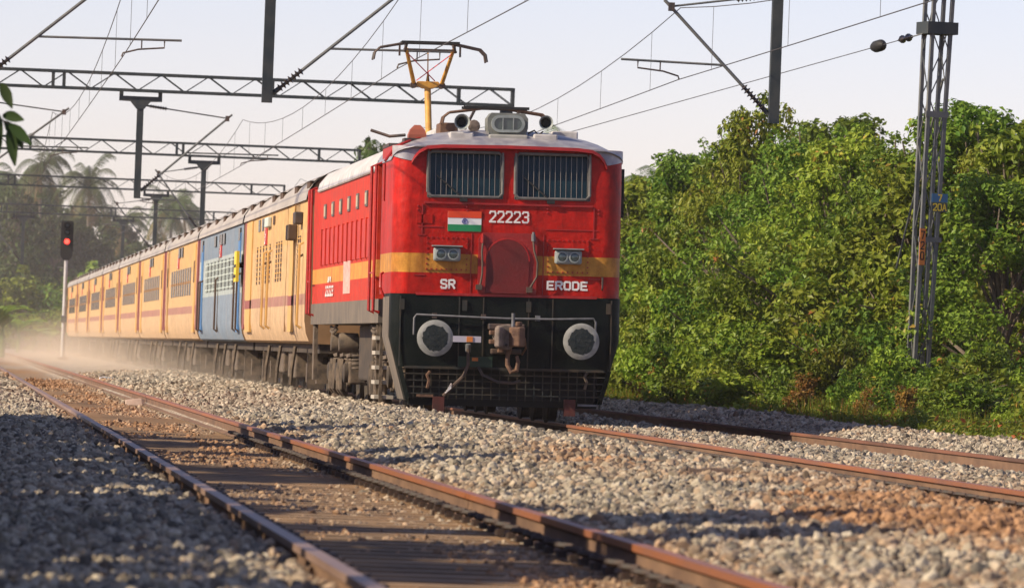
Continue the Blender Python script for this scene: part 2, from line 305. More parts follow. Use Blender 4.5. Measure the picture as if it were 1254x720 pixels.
# ---------------------------------------------------------------- ballast stones
def rock_mesh(seed, mat_):
    r = np.random.default_rng(seed); import bmesh
    bm = bmesh.new()
    for p in r.normal(size=(20, 3)):
        p = p/np.linalg.norm(p)*r.uniform(.86, 1.03); bm.verts.new((p[0]*.58, p[1]*.5, p[2]*.40))
    h = bmesh.ops.convex_hull(bm, input=bm.verts); 
    junk = [e for e in h['geom_interior']+h['geom_unused'] if isinstance(e, bmesh.types.BMVert)]
    bmesh.ops.delete(bm, geom=list(set(junk)), context='VERTS')
    me = bpy.data.meshes.new('stone'); bm.to_mesh(me); bm.free(); me.materials.append(mat_); return me
sm = bpy.data.materials.new('ballast_stone'); sm.use_nodes = True; t = sm.node_tree; L = t.links; N = t.nodes; b = N['Principled BSDF']; b.inputs['Roughness'].default_value = .9; b.inputs['Specular IOR Level'].default_value = .2
oi = N.new('ShaderNodeObjectInfo'); cr = N.new('ShaderNodeValToRGB'); e = cr.color_ramp.elements; e[0].color = (.09,.08,.068,1); e[1].color = (.52,.45,.345,1); x = e.new(.55); x.color = (.325,.28,.21,1); x = e.new(.22); x.color = (.19,.165,.13,1); L.new(oi.outputs['Random'], cr.inputs[0])
at = N.new('ShaderNodeAttribute'); at.attribute_type = 'INSTANCER'; at.attribute_name = 'tint'
mx = N.new('ShaderNodeMix'); mx.data_type = 'RGBA'; L.new(at.outputs['Fac'], mx.inputs[0]); L.new(cr.outputs[0], mx.inputs[6])
wh = N.new('ShaderNodeValToRGB'); wh.color_ramp.elements[0].color = (.17,.09,.045,1); wh.color_ramp.elements[1].color = (.44,.25,.135,1); L.new(oi.outputs['Random'], wh.inputs[0]); L.new(wh.outputs[0], mx.inputs[7])
tc = N.new('ShaderNodeTexCoord'); nz = N.new('ShaderNodeTexNoise'); nz.inputs['Scale'].default_value = 4; nz.inputs['Detail'].default_value = 4; L.new(tc.outputs['Object'], nz.inputs['Vector'])
r3 = N.new('ShaderNodeMapRange'); r3.inputs[1].default_value = .3; r3.inputs[2].default_value = .7; r3.inputs[3].default_value = .75; r3.inputs[4].default_value = 1.15; L.new(nz.outputs['Fac'], r3.inputs[0])
hs = N.new('ShaderNodeHueSaturation'); L.new(r3.outputs[0], hs.inputs['Value']); L.new(mx.outputs[2], hs.inputs['Color']); L.new(hs.outputs[0], b.inputs['Base Color'])
protos = [bpy.data.objects.new('stone', rock_mesh(s, sm)) for s in range(7)]
P = []; S = []
def scatter(y0, y1, dens, size, xa=None, xb=None, keep=None):
    n = int(dens*(y1-y0)*22); y = NR.uniform(y0, y1, n); x = NR.uniform(-2, 20, n)
    m = (x > .006*y-.5) & (x < .173*y+.6) & (x < 15.2)
    m &= ~((x-X1 > .72) & (x-X1 < .95)) & ~((x-X1 < -.80) & (x-X1 > -.92)) & ~((x-X2 > .70) & (x-X2 < .95)) & ~((x-X2 < -.80) & (x-X2 > -.95)) & ~((x-X3 > -1.15) & (x-X3 < -.80))
    m &= ~((y > Y0+1) & (x > 6.3) & (x < 8.9))               # under and behind the train
    inside = np.abs(x-X1) < .8
    # inside the nearer track the stones lie in drifts and leave the sleepers showing
    m &= ~inside | (smooth_noise(x*2.2, y*.9, 21)+NR.normal(0, .12, n) > .08+.30*np.clip((X1-.05-x)/.5, -1, 1))
    x, y = x[m], y[m]; s = size*NR.uniform(.55, 1.25, len(x))*np.where(NR.uniform(0, 1, len(x)) < .12, 1.5, 1); s = np.where(np.abs(x-X1) < .8, s*.75, s); z = ground_z(x, y)+s*NR.uniform(-.05, .42, len(x))
    z += np.where(np.abs(x-X1) < .8, .02, 0)
    P.append(np.stack([x, y, z], -1)); S.append(s)
scatter(24, 46, 700, .049); scatter(46, 64, 560, .052); scatter(64, 98, 420, .057); scatter(98, 165, 190, .075)
P = np.concatenate(P); S = np.concatenate(S); n = len(P)
me = bpy.data.meshes.new('ballast_stones'); me.vertices.add(n); me.vertices.foreach_set('co', P.astype(np.float32).ravel())
def attr(me, nm, ty, val):
    a = me.attributes.new(nm, ty, 'POINT'); a.data.foreach_set('vector' if ty == 'FLOAT_VECTOR' else 'value', np.ascontiguousarray(val).ravel())
attr(me, 'rot', 'FLOAT_VECTOR', NR.uniform(0, 2*PI, (n, 3)).astype(np.float32)); attr(me, 'scl', 'FLOAT', S.astype(np.float32))
attr(me, 'pick', 'INT', NR.integers(0, len(protos), n).astype(np.int32))
ti = np.clip(dirt_amount(P[:,0], P[:,1])*1.3+NR.normal(0, .18, n), 0, 1); attr(me, 'tint', 'FLOAT', ti.astype(np.float32))
bs = ob('ballast_stones', me); tag(bs, 'loose grey and tan ballast stones heaped around the rails', 'ballast', kind='stuff')
ng = bpy.data.node_groups.new('scatter_stones', 'GeometryNodeTree'); ng.interface.new_socket('Geometry', in_out='INPUT', socket_type='NodeSocketGeometry'); ng.interface.new_socket('Geometry', in_out='OUTPUT', socket_type='NodeSocketGeometry')
gi = ng.nodes.new('NodeGroupInput'); go = ng.nodes.new('NodeGroupOutput'); ip = ng.nodes.new('GeometryNodeInstanceOnPoints'); jn = ng.nodes.new('GeometryNodeJoinGeometry')
for p_ in protos:
    o_ = ng.nodes.new('GeometryNodeObjectInfo'); o_.inputs['Object'].default_value = p_; o_.inputs['As Instance'].default_value = True; ng.links.new(o_.outputs['Geometry'], jn.inputs[0])
def named(nm, ty):
    q = ng.nodes.new('GeometryNodeInputNamedAttribute'); q.data_type = ty; q.inputs[0].default_value = nm; return q.outputs[0]
ng.links.new(gi.outputs[0], ip.inputs['Points']); ng.links.new(jn.outputs[0], ip.inputs['Instance']); ip.inputs['Pick Instance'].default_value = True
ng.links.new(named('pick', 'INT'), ip.inputs['Instance Index'])
e2r = ng.nodes.new('FunctionNodeEulerToRotation'); ng.links.new(named('rot', 'FLOAT_VECTOR'), e2r.inputs[0]); ng.links.new(e2r.outputs[0], ip.inputs['Rotation'])
ng.links.new(named('scl', 'FLOAT'), ip.inputs['Scale']); ng.links.new(ip.outputs[0], go.inputs[0])
md = bs.modifiers.new('scatter', 'NODES'); md.node_group = ng

# ================================================================ TRACKS
RAILP = [(-.036,0),(.036,0),(.036,-.035),(.012,-.05),(.012,-.13),(.07,-.15),(.07,-.165),(-.07,-.165),(-.07,-.15),(-.012,-.13),(-.012,-.05),(-.036,-.035)]
sleeper_me = MB().loft([[(x, y, z) for y, z in ((-.125,-.21),(-.11,.0),(.11,.0),(.125,-.21))] for x in (-1.37,-.9,-.45,.45,.9,1.37)], True, True, False).mesh('sleeper', M_['concrete'])
clipb = MB()
clipb.box(-.055, -.02, -.05, .05, .0, .028)
clipb.tube([(-.01,-.045,.03),(-.05,-.05,.06),(-.10,-.02,.062),(-.105,.02,.062),(-.06,.05,.06),(-.015,.045,.03)], .013, 5)
clipb.v = [(x*1.25, y*1.5, z*1.35) for x, y, z in clipb.v]
clip_me = clipb.mesh('rail_clip', M_['clip'])
def make_track(X, label, ya, yb, clip_y, heads, first=22, last=460):
    T = thing('railway_track', label, 'railway track', (X, 0, 0))
    yy = list(np.concatenate([np.arange(first, 330, 8.), np.arange(330, last, 4.)]))
    for s, hm in zip((-1, 1), heads):
        rings = []
        for y in yy:
            dx = float(curve_x(y)); sl_ = -max(0, y-325)/450.
            rings.append([(s*.874+dx+px, y+px*-sl_, pz) for px, pz in RAILP])
        m = MB().loft(rings, True, True, False).mesh('rail', M_['railside']); m.materials.append(hm); nP = len(RAILP)
        for i, p in enumerate(m.polygons):
            if i < (len(rings)-1)*nP and i % nP in (0, 1, 11): p.material_index = 1
        r_ = ob('rail', m, T)
    y = ya; k = 0
    while y < yb:
        sp_ = ob('sleeper', sleeper_me, T, (R.uniform(-.01,.01), y, -.175)); sp_.rotation_euler.z = R.uniform(-.006,.006)
        if clip_y[0] < y < clip_y[1]:
            for s, c in clip_y[2]:
                q = ob('rail_clip', clip_me, sp_, (s*.874+c*.068, 0, .012)); q.rotation_euler.z = 0 if c < 0 else PI
        y += .62
    return T
make_track(X1, 'empty railway track with sleepers showing in brown dirt beside the train', 24, 130, (26, 72, ((-1,1),(1,-1),(1,1))), (M_['railshine'], M_['railhead']))
make_track(X2, 'railway track that the train is running on', 38, 104, (44, 82, ((1,-1),(1,1))), (M_['railhead'], M_['railhead']))
make_track(X3, 'rusty railway track along the foot of the green thicket', 60, 110, (0, 0, ()), (M_['railold'], M_['railold']))
# ================================================================ LOCOMOTIVE (local: x right, y back, z up from rail head)
LOC = thing('electric_locomotive', 'red electric locomotive with yellow stripe and black lower front heading the train', 'locomotive', (X2, Y0, 0))
LOC.rotation_euler = (0, -.013, 0)
HW = 1.525; CR = .26
def rake(y, z): return .0 if y > 1.0 else max(0, z-2.9)*.10*(1-y)
def arc(cx, cy, r, a0, a1, n): return [(cx+r*math.cos(a0+(a1-a0)*i/n), cy+r*math.sin(a0+(a1-a0)*i/n)) for i in range(n+1)]
WIN = [(-1.075,-.085),(.085,1.075)]
def cab_plan(hw=HW, cr=CR, splits=True, yb=2.35):
    p = [(-hw, yb)] + arc(-hw+cr, cr, cr, PI, 1.5*PI, 7)
    if splits: p += [(-1.075,0),(-.085,0),(.085,0),(1.075,0)]
    p += arc(hw-cr, cr, cr, 1.5*PI, 2*PI, 7) + [(hw, yb)]
    return p
pl = cab_plan(); zs = [1.67, 2.2, 2.6, 2.965, 3.555, 3.63]
rings = [[(x, y+rake(y, z), z) for x, y in pl] for z in zs]
j0 = 1+8-1  # index of last left-arc point
fi = [i for i, q in enumerate(pl) if q == (-1.075, 0)][0]
skip = {(3, fi), (3, fi+2)}
body = MB().loft(rings, False, False, True, skip)
body.build('cab_shell', M_['body'], LOC)
# main body behind the cab doors
mb = MB().loft([[(x, y, z) for x, y in [(-HW,18.35),(-HW,3.12),(HW,3.12),(HW,18.35)]] for z in (1.6,3.44)], True, True, False); mb.build('body_shell', M_['side'], LOC)
for s in (-1, 1):
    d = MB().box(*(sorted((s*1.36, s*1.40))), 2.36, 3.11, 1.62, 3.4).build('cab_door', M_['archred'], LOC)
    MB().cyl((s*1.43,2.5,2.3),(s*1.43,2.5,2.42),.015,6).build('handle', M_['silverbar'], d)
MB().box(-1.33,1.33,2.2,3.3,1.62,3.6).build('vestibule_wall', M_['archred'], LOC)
# windscreens
for wx0, wx1 in WIN:
    y = .075; f = MB()
    yt = lambda z: rake(0, z)
    gl = MB().add([(wx0,yt(2.96)+.07,2.96),(wx1,yt(2.96)+.07,2.96),(wx1,yt(3.56)+.07,3.56),(wx0,yt(3.56)+.07,3.56)], [(0,1,2,3)]).build('windscreen', M_['glass'], LOC)
    c = .05
    path = [(wx0,2.965+c),(wx0+c,2.965),(wx1-c,2.965),(wx1,2.965+c),(wx1,3.555-c),(wx1-c,3.555),(wx0+c,3.555),(wx0,3.555-c),(wx0,2.965+c)]
    f.tube([(x, yt(z)-.012, z) for x, z in path], .022, 6, False)
    for xa, xb, za, zb in ((wx0-.01,wx0+.012,2.95,3.56),(wx1-.012,wx1+.01,2.95,3.56)): f.box(xa,xb,.0,.13,za,zb)
    f.box(wx0,wx1,.0,.13,2.945,2.975); f.build('window_frame', M_['rubber'], gl)
    for k in range(14):
        x = wx0+.03+(wx1-wx0-.06)*k/13
        MB().bar((x, yt(2.97)+.012, 2.975),(x, yt(3.55)+.012, 3.55), .005).build('grille_bar', M_['grillbar'], gl)
    wxm = wx0+(wx1-wx0)*.48
    wp = MB().bar((wxm,-.02,2.93),(wxm-.27,.02,3.17), .018).bar((wxm-.17,.015,3.09),(wxm-.36,.03,3.24), .012); wp.box(wxm-.05,wxm+.05,-.05,.0,2.9,2.95); wp.build('wiper', M_['blackflat'], LOC)
# interior behind the glass
MB().box(-1.3,1.3,.3,.34,2.5,3.6).build('cab_interior', M_['darksteel'], LOC)
# red arched visor lip over the windows
vp = [(-1.30,3.40),(-1.265,3.47),(-1.2,3.545),(-1.1,3.60),(-.9,3.622),(0,3.632),(.9,3.622),(1.1,3.60),(1.2,3.545),(1.265,3.47),(1.30,3.40)]
vis = MB().loft([[(x, -.07+.05*(abs(x)/1.3)**6, z+.025),(x, -.075+.05*(abs(x)/1.3)**6, z-.02),(x*.985, .10, z-.025),(x*.985, .12, z+.03)] for x, z in vp], True, True, True); vis.build('visor_lip', M_['redtrim'], LOC)
# roof
def section(hw, ze, zc, n=18, p=2.5):
    out = []
    for i in range(n+1):
        th = PI*(1-i/n); cx, sx = math.cos(th), math.sin(th)
        out.append((hw*math.copysign(abs(cx)**(2/p), cx), ze+(zc-ze)*abs(sx)**(2/2.1)))
    return out
def roof_w(y): return HW+.012 if y >= CR else (HW-CR)+math.sqrt(max(0, CR*CR-(CR-y)**2))+.012
rr = []
for y in (-.03, .03, .10, .2, .32, .5, .75, 1.1, 2.2, 3.15):
    t_ = min(1, max(0, (y+.03)/1.13)); zc = 3.655+.235*math.sin(t_*PI/2)**.8; ze = 3.50-.06*min(1, t_*2)
    rr.append([(x, y, z) for x, z in section(max(roof_w(max(y, .0)), 1.27), ze+.11*max(0, 1-t_*4), zc)])
rf = MB().loft(rr, False, False, True); rf.add([rr[0][i] for i in range(19)]+[rr[0][0]], [tuple(range(19))]); rf.build('cab_roof', M_['silver'], LOC)
# silver corner flaps painted down over the corners
for s in (-1, 1):
    pts = [(1.12,0)]+[(1.2,0)]+arc(HW-CR, CR, CR, 1.5*PI, 2*PI, 8)
    lo = [3.60,3.53,3.425,3.43,3.44,3.45,3.46,3.47,3.48,3.49,3.5]
    a = [(s*(x+.012*(x > 1.28)), y-.010+rake(y, z), z) for (x, y), z in zip(pts, lo)]; b_ = [(s*(x+.012*(x > 1.28)), y-.010+rake(y, 3.62), 3.625) for x, y in pts]
    MB().loft([a, b_] if s > 0 else [b_, a], False).build('roof_flap', M_['silver'], LOC)
# long roof behind, white side hatches, grey top
rr = [[(x, y, z) for x, z in section(1.42, 3.44, 3.80)] for y in (3.15, 18.3)]
MB().loft(rr, False, False, True).build('body_roof', M_['greyroof'], LOC)
for k in range(5):
    ya, yb = 3.2+k*2.75, 3.2+(k+1)*2.75-.03
    h = [(-1.545,3.36),(-1.56,3.38),(-1.53,3.50),(-1.40,3.66),(-1.18,3.76)]
    MB().loft([[(x, y, z) for x, z in h] for y in (ya, yb)], False, False, True).build('roof_hatch', M_['white_hatch'], LOC)
for ya, yb, z in ((4.2,5.6,4.0),(7,9,3.92),(11,12.4,3.95),(15,17.9,3.98)): MB().box(-.7,.5,ya,yb,3.7,z).build('roof_box', M_['white_hatch'], LOC, bevel=.03)
# side windows, louvre panels, ribs
for k in range(6):
    y = 5.35+k*1.95
    wf = MB().box(-HW-.02,-HW+.01,y-.24,y+.24,2.92,3.14).build('side_window', M_['rubber'], LOC)
    MB().box(-HW-.026,-HW-.018,y-.17,y+.17,2.95,3.11).build('pane', mat('side_pane', (.42,.36,.24), .4) if k == 0 else bpy.data.materials['side_pane'], wf)
for k in range(11):
    ya = 4.25+k*1.06; MB().box(-HW-.012,-HW+.01,ya,ya+.86,2.20,2.74).build('louvre_panel', M_['louv'], LOC)
    MB().box(-HW-.03,-HW+.01,ya+.87,ya+1.03,2.19,2.76).build('panel_rib', M_['side'], LOC)
# side marks: white number and pale badge
def strokes(mb_, segs, ox, oz, w_, h_, th, put):
    for k_, (x0,z0,x1,z1) in enumerate(segs):
        a = Vector((ox+x0*w_, oz+z0*h_)); b_ = Vector((ox+x1*w_, oz+z1*h_)); d = (b_-a); l = d.length
        if l == 0: continue
        d /= l; nrm = Vector((-d.y, d.x))*th/2; a = a-d*th*.35; b_ = b_+d*th*.35
        mb_.add([put(p, k_*.0007) for p in (a-nrm, b_-nrm, b_+nrm, a+nrm)], [(0,1,2,3)])
G = {'2': [(0,.82,.12,1),(.12,1,.42,1),(.58,1,.88,1),(.88,1,1,.82),(1,.82,1,.62),(1,.62,.55,.34),(.45,.28,0,.02),(0,0,.44,0),(.58,0,1,0)],
     '3': [(0,.85,.15,1),(.15,1,.42,1),(.58,1,.88,1),(.88,1,1,.85),(1,.85,1,.65),(1,.65,.85,.52),(.85,.52,.4,.52),(.85,.52,1,.38),(1,.38,1,.15),(1,.15,.85,0),(.85,0,.58,0),(.42,0,.12,0),(.12,0,0,.15)],
     'S': [(1,.85,.85,1),(.85,1,.58,1),(.42,1,.12,1),(.12,1,0,.85),(0,.85,0,.65),(0,.65,.2,.52),(.2,.52,.8,.48),(.8,.48,1,.35),(1,.35,1,.15),(1,.15,.85,0),(.85,0,.58,0),(.42,0,.12,0),(.12,0,0,.15)],
     'R': [(0,0,0,1),(.22,1,.8,1),(.8,1,1,.85),(1,.85,1,.65),(1,.65,.8,.5),(.8,.5,.22,.5),(.55,.45,1,0)],
     'E': [(0,0,0,1),(.22,1,1,1),(.22,.5,.85,.5),(.22,0,1,0)],
     'O': [(0,.15,0,.85),(0,.85,.15,1),(.15,1,.4,1),(.6,1,.85,1),(.85,1,1,.85),(1,.85,1,.15),(1,.15,.85,0),(.85,0,.6,0),(.4,0,.15,0),(.15,0,0,.15)],
     'D': [(0,0,0,1),(.2,1,.75,1),(.75,1,1,.8),(1,.8,1,.2),(1,.2,.75,0),(.75,0,.2,0)],
     '7': [(0,1,1,1),(1,1,.4,0)], '0': [(0,.15,0,.85),(0,.85,.2,1),(.2,1,.8,1),(.8,1,1,.85),(1,.85,1,.15),(1,.15,.8,0),(.8,0,.2,0),(.2,0,0,.15)],
     'A': [(0,0,.5,1),(.5,1,1,0),(.2,.35,.8,.35)], '1': [(.5,0,.5,1),(.5,1,.25,.8)], 'L': [(0,0,0,1),(0,0,.9,0)], 'I': [(.5,0,.5,1)]}
def word(txt, x0, z0, h_, pitch, w_, th, put):
    m = MB()
    for i, c in enumerate(txt):
        if c != ' ': strokes(m, G[c], x0+i*pitch, z0, w_, h_, th, put)
    return m
fr = lambda y: (lambda p, k=0: (p.x, y-k, p.y))
word('22223', -.245, 2.645, .135, .109, .074, .023, fr(-.006)).build('number', M_['whitepaint'], LOC, label='white stencilled number 22223')
word('SR', -.868, 1.755, .105, .105, .07, .026, fr(-.006)).build('lettering', M_['whitepaint'], LOC, label='white stencilled letters SR')
word('ERODE', .545, 1.775, .098, .112, .075, .026, fr(-.006)).build('lettering', M_['whitepaint'], LOC, label='white stencilled word ERODE')
sd = lambda p, k=0: (-HW-.008-k, -p.x, p.y)
word('22223', -14.6, 1.72, .13, .42, .30, .035, sd).build('number', M_['whitepaint'], LOC)
word('SR', -14.0, 1.93, .06, .42, .30, .03, sd).build('lettering', M_['whitepaint'], LOC)
bad = MB().box(-HW-.006,-HW+.01,8.7,10.3,1.72,2.20).build('badge', mat('badge_pale', (.56,.25,.20), .6, (.66,.46,.40), 14), LOC)
# flag
fx0, fx1, fz = -.80, -.355, 2.51
fl = MB().box(fx0,fx1,-.006,.004,fz,fz+.26).build('flag_plate', M_['flagwhite'], LOC, label='painted flag of saffron, white and green bands')
MB().box(fx0,fx1,-.010,-.005,fz+.175,fz+.262).build('saffron_band', M_['saffron'], fl)
MB().box(fx0,fx1,-.010,-.005,fz-.002,fz+.087).build('green_band', M_['flaggreen'], fl)
wc = ((fx0+fx1)/2, fz+.131); wb = MB().tube([(wc[0]+.034*math.cos(2*PI*i/16), -.0085, wc[1]+.034*math.sin(2*PI*i/16)) for i in range(17)], .005, 4, False)
for i in range(6):
    a = PI*i/6; wb.bar((wc[0]-.03*math.cos(a),-.008,wc[1]-.03*math.sin(a)),(wc[0]+.03*math.cos(a),-.008,wc[1]+.03*math.sin(a)),.004)
wb.build('wheel_emblem', M_['flagblue'], fl)
# raised centre panel with arched door
cp = MB()
o1 = [(-.39,1.70),(-.39,2.42),(-.33,2.50),(.33,2.50),(.39,2.42),(.39,1.70)]
cp.loft([[(x,.02,z) for x, z in o1],[(x*1.0,-.05,z) for x, z in o1]], True, False, False); cp.add([(x,-.05,z) for x, z in o1], [tuple(range(6))])
cpo = cp.build('centre_panel', M_['panelred'], LOC, bevel=.012)
ar = [(-.29,1.70)]+[(.29*math.cos(PI-PI*i/14), 2.13+.29*math.sin(PI*i/14)) for i in range(15)]+[(.29,1.70)]
dm = MB().loft([[(x,-.045,z) for x, z in ar],[(x*.985,-.068,1.70+(z-1.70)*.985) for x, z in ar]], True, False, False); dm.add([(x*.985,-.068,1.70+(z-1.70)*.985) for x, z in ar], [tuple(range(len(ar)))])
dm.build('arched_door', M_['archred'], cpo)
MB().tube([(x,-.06,z) for x, z in ar[1:-1]], .012, 5).build('arch_rim', M_['redtrim'], cpo)
for s, z1, z2 in ((-1,2.36,1.80),(1,2.40,1.78)):
    x = s*.335
    h = MB().cyl((x,-.07,z1),(x,-.07,z1+.09),.028,8).cyl((x,-.07,z1+.09),(x,-.07,z1+.12),.018,8)
    ho = h.build('hose_coupling', M_['silverbar'] if s > 0 else M_['redtrim'], LOC)
    bend = .06 if s > 0 else .0
    MB().tube([(x,-.075,z1),(x+.01*s,-.095,z1-.12),(x+bend,-.10,z1-.28),(x+bend*.9,-.10,z2+.15),(x-.02,-.09,z2+.02),(x-.045,-.08,z2-.02)], .015, 6).build('jumper_hose', M_['hose'], LOC)
    MB().box(x-.08,x,-.11,-.05,z2-.06,z2+.01).build('hose_dummy', M_['hose'], LOC)
# twin headlights on riveted panels
for s in (-1, 1):
    x = s*.805; pz = 2.2
    pn = MB().box(x-.275,x+.275,-.012,.01,1.99,2.43); pn.build('lamp_panel', M_['body'], LOC)
    for q in range(9):
        for zz in (2.0, 2.42): MB().box(x-.265+q*.066-.009,x-.265+q*.066+.009,-.022,-.01,zz-.009,zz+.009).build('rivet', M_['redtrim'], LOC)
    for q in range(1, 6):
        for xx in (x-.265, x+.265): MB().box(xx-.009,xx+.009,-.022,-.01,2.0+q*.07-.009,2.0+q*.07+.009).build('rivet', M_['redtrim'], LOC)
    hl = MB().box(x-.18,x+.18,-.10,.0,pz-.095,pz+.09).build('headlight', M_['lampgrey'], LOC, bevel=.03)
    MB().box(x-.2,x+.2,-.16,-.0,pz+.10,pz+.115).build('hood', M_['lampgrey'], hl)
    for k in (-1, 1):
        MB().lathe((x+k*.082,-.10,pz),(0,-1,0),[(0,.079),(.022,.079),(.026,.06),(.012,.056)],16).build('lamp_rim', M_['lampgrey'], hl)
        MB().lathe((x+k*.082,-.118,pz),(0,-1,0),[(-.01,.056),(.004,.05),(.012,.001)],14).build('lens', M_['lens'], hl)
# seam lines and small fittings on the front
MB().box(-1.12,1.12,-.022,.0,2.865,2.89).build('sill_strip', M_['redtrim'], LOC)
for x in (-1.14,1.14): MB().box(x-.008,x+.008,-.010,.0,2.44,2.86).build('seam', M_['redtrim'], LOC)
MB().box(-1.22,-1.0,-.010,.0,2.60,2.72).build('patch_plate', M_['body'], LOC, bevel=.004)
MB().box(-1.2,1.2,-.035,.0,1.655,1.69).build('lower_strip', M_['redtrim'], LOC)
MB().tube([(1.27,-.01,1.78),(1.27,-.06,1.80),(1.27,-.06,1.92),(1.27,-.01,1.94)],.014,5).build('grab_handle', M_['darksteel'], LOC)
for s in (-1,1):
    MB().tube([(s*(HW+.01),.45,3.3),(s*(HW+.08),.45,3.27),(s*(HW+.08),.45,1.62),(s*(HW+.01),.45,1.6)],.0,4) if 0 else None
# grab rails at cab doors (red), front and rear of body side
for y in (2.28, 3.2, 17.6, 18.3):
    MB().tube([(-HW+.0,y,3.45),(-HW-.085,y,3.42),(-HW-.085,y,1.45),(-HW-.0,y,1.42)], .024, 6).build('grab_rail', M_['redtrim'], LOC)
for ya, yb in ((2.28,3.2),(17.6,18.3)):
    MB().bar((-HW-.085,ya,1.96),(-HW-.085,yb,1.96),.02).build('rail_tie', M_['redtrim'], LOC)
MB().tube([(-HW-.03,1.1,1.95),(-HW-.07,1.1,1.93),(-HW-.08,1.0,1.75),(-HW-.03,1.0,1.62)],.018,5).build('grab_handle', M_['redtrim'], LOC)
MB().tube([(-HW-.07,.9,3.4),(-HW-.07,.9,2.9)],.02,5).build('conduit', M_['redtrim'], LOC)
# side mirror
MB().box(HW+.0,HW+.06,.5,.56,2.75,3.4).build('side_mirror', M_['blackflat'], LOC)
# sills
MB().box(-HW-.012,HW+.012,2.3,18.35,1.28,1.605).build('side_sill', M_['sill'], LOC)
# black lower front
def skirt_hw(z): return 1.53 if z > 1.1 else 1.53-(1.1-z)/.83*.225
def skirt_plan(hw, cr=.2): return [(-hw,1.35)]+arc(-hw+cr, cr, cr, PI, 1.5*PI, 6)+arc(hw-cr, cr, cr, 1.5*PI, 2*PI, 6)+[(hw,1.35)]
sk = MB().loft([[(x, y-.02-(.0), z) for x, y in skirt_plan(skirt_hw(z))] for z in (.70,.9,1.1,1.4,1.668)], False, False, True)
sk.build('front_skirt', M_['black'], LOC)
for s in (-1, 1):
    z0, z1 = .26, .70; a, b_ = skirt_hw(z0), skirt_hw(z1)
    MB().loft([[(s*x,y,z0) for x,y in ((a-.06,-.02),(a,-.0),(a,1.3),(a-.06,1.3))],[(s*x,y,z1) for x,y in ((b_-.06,-.02),(b_,-.0),(b_,1.35),(b_-.06,1.35))]], True, True, False).build('guard_post', M_['black'], LOC)
    # dusty outer edge of the nose sides
    MB().loft([[(s*(skirt_hw(z)+.004), y, z) for y in (.25,1.45)] for z in (.27,.7,1.1,1.63)], False).build('skirt_side', M_['sill'], LOC)
MB().box(-1.28,1.28,.45,.49,.2,1.2).build('shade_backdrop', M_['blackflat'], LOC)  # black sheet standing in for the shade behind the guard bars
MB().box(-1.33,1.33,-.03,.05,.685,.72).build('guard_top_bar', M_['gridbar'], LOC)
for k in range(1, 5): 
    z = .27+k*.087; h = skirt_hw(z)-.03; MB().bar((-h,.0,z),(h,.0,z),.016).build('guard_bar', M_['gridbar'], LOC)
for k in range(22):
    x = -1.2+k*2.4/21; MB().bar((x,.004,.28),(x,.004,.70),.014).build('guard_bar', M_['gridbar'], LOC)
gb = mat('plough_green_black', (.018,.024,.018), .6, (.04,.042,.03), 4)
MB().loft([[(x,-.06,z),(x,.06,z)] for x, z in ((-1.27,.2),(-1.27,.3),(1.27,.3),(1.27,.2),(.76,.18),(.74,.05),(-.74,.05),(-.76,.18))], True, True, False).build('plough_bar', gb, LOC)
for s in (-1, 1): MB().box(s*.87-.075,s*.87+.075,-.09,.0,.10,.32).build('rail_guard', mat('guard_red', (.085,.014,.010), .7, (.05,.015,.01), 8) if s < 0 else bpy.data.materials['guard_red'], LOC)
MB().box(-1.16,-.94,-.03,.0,.31,.345).build('step_plate', M_['rust'], LOC)
MB().box(.98,1.23,-.04,.0,.235,.262).build('step_plate', M_['silverbar'], LOC)
# buffers
for s in (-1, 1):
    x = s*.965; z = 1.09
    MB().lathe((x,.0,z),(0,-1,0),[(0,.17),(.1,.17),(.11,.12),(.42,.115)],18).build('buffer_shank', M_['black'], LOC)
    bh = MB().lathe((x,-.40,z),(0,-1,0),[(0,.13),(.03,.235),(.055,.24),(.072,.20),(.075,.178)],40).build('buffer_head', M_['greyring'], LOC, label='grey-ringed buffer with greasy black face')
    n = 44; ring = [(x+q_*math.cos(2*PI*i/n), -.4785, z+q_*math.sin(2*PI*i/n)) for i in range(n) for q_ in [.172+R.uniform(-.012,.008)]]
    MB().add(ring+[(x,-.492,z)], [(i,(i+1)%n,n) for i in range(n)], True).build('grease_face', M_['grease'], bh)
MB().box(-.73,-.36,-.47,-.41,1.045,1.125).build('buffer_strap', mat('pale_strap', (.42,.4,.46), .6), LOC)
MB().box(-.55,-.47,-.48,-.468,1.05,1.12).build('strap_mark', M_['orange'], LOC)
# silver operating rod across the front
MB().tube([(-1.22,-.06,1.13),(-1.22,-.08,1.35),(-1.19,-.08,1.395),(-.3,-.085,1.375),(.0,-.09,1.37),(.6,-.085,1.375),(1.16,-.08,1.395),(1.19,-.08,1.35),(1.19,-.06,1.12)], .0155, 6).build('operating_rod', M_['silverbar'], LOC)
for x in (-.95,-.3,.42): MB().box(x-.03,x+.03,-.09,-.0,1.35,1.42).build('rod_bracket', M_['darksteel'] if x < .3 else M_['silverbar'], LOC)
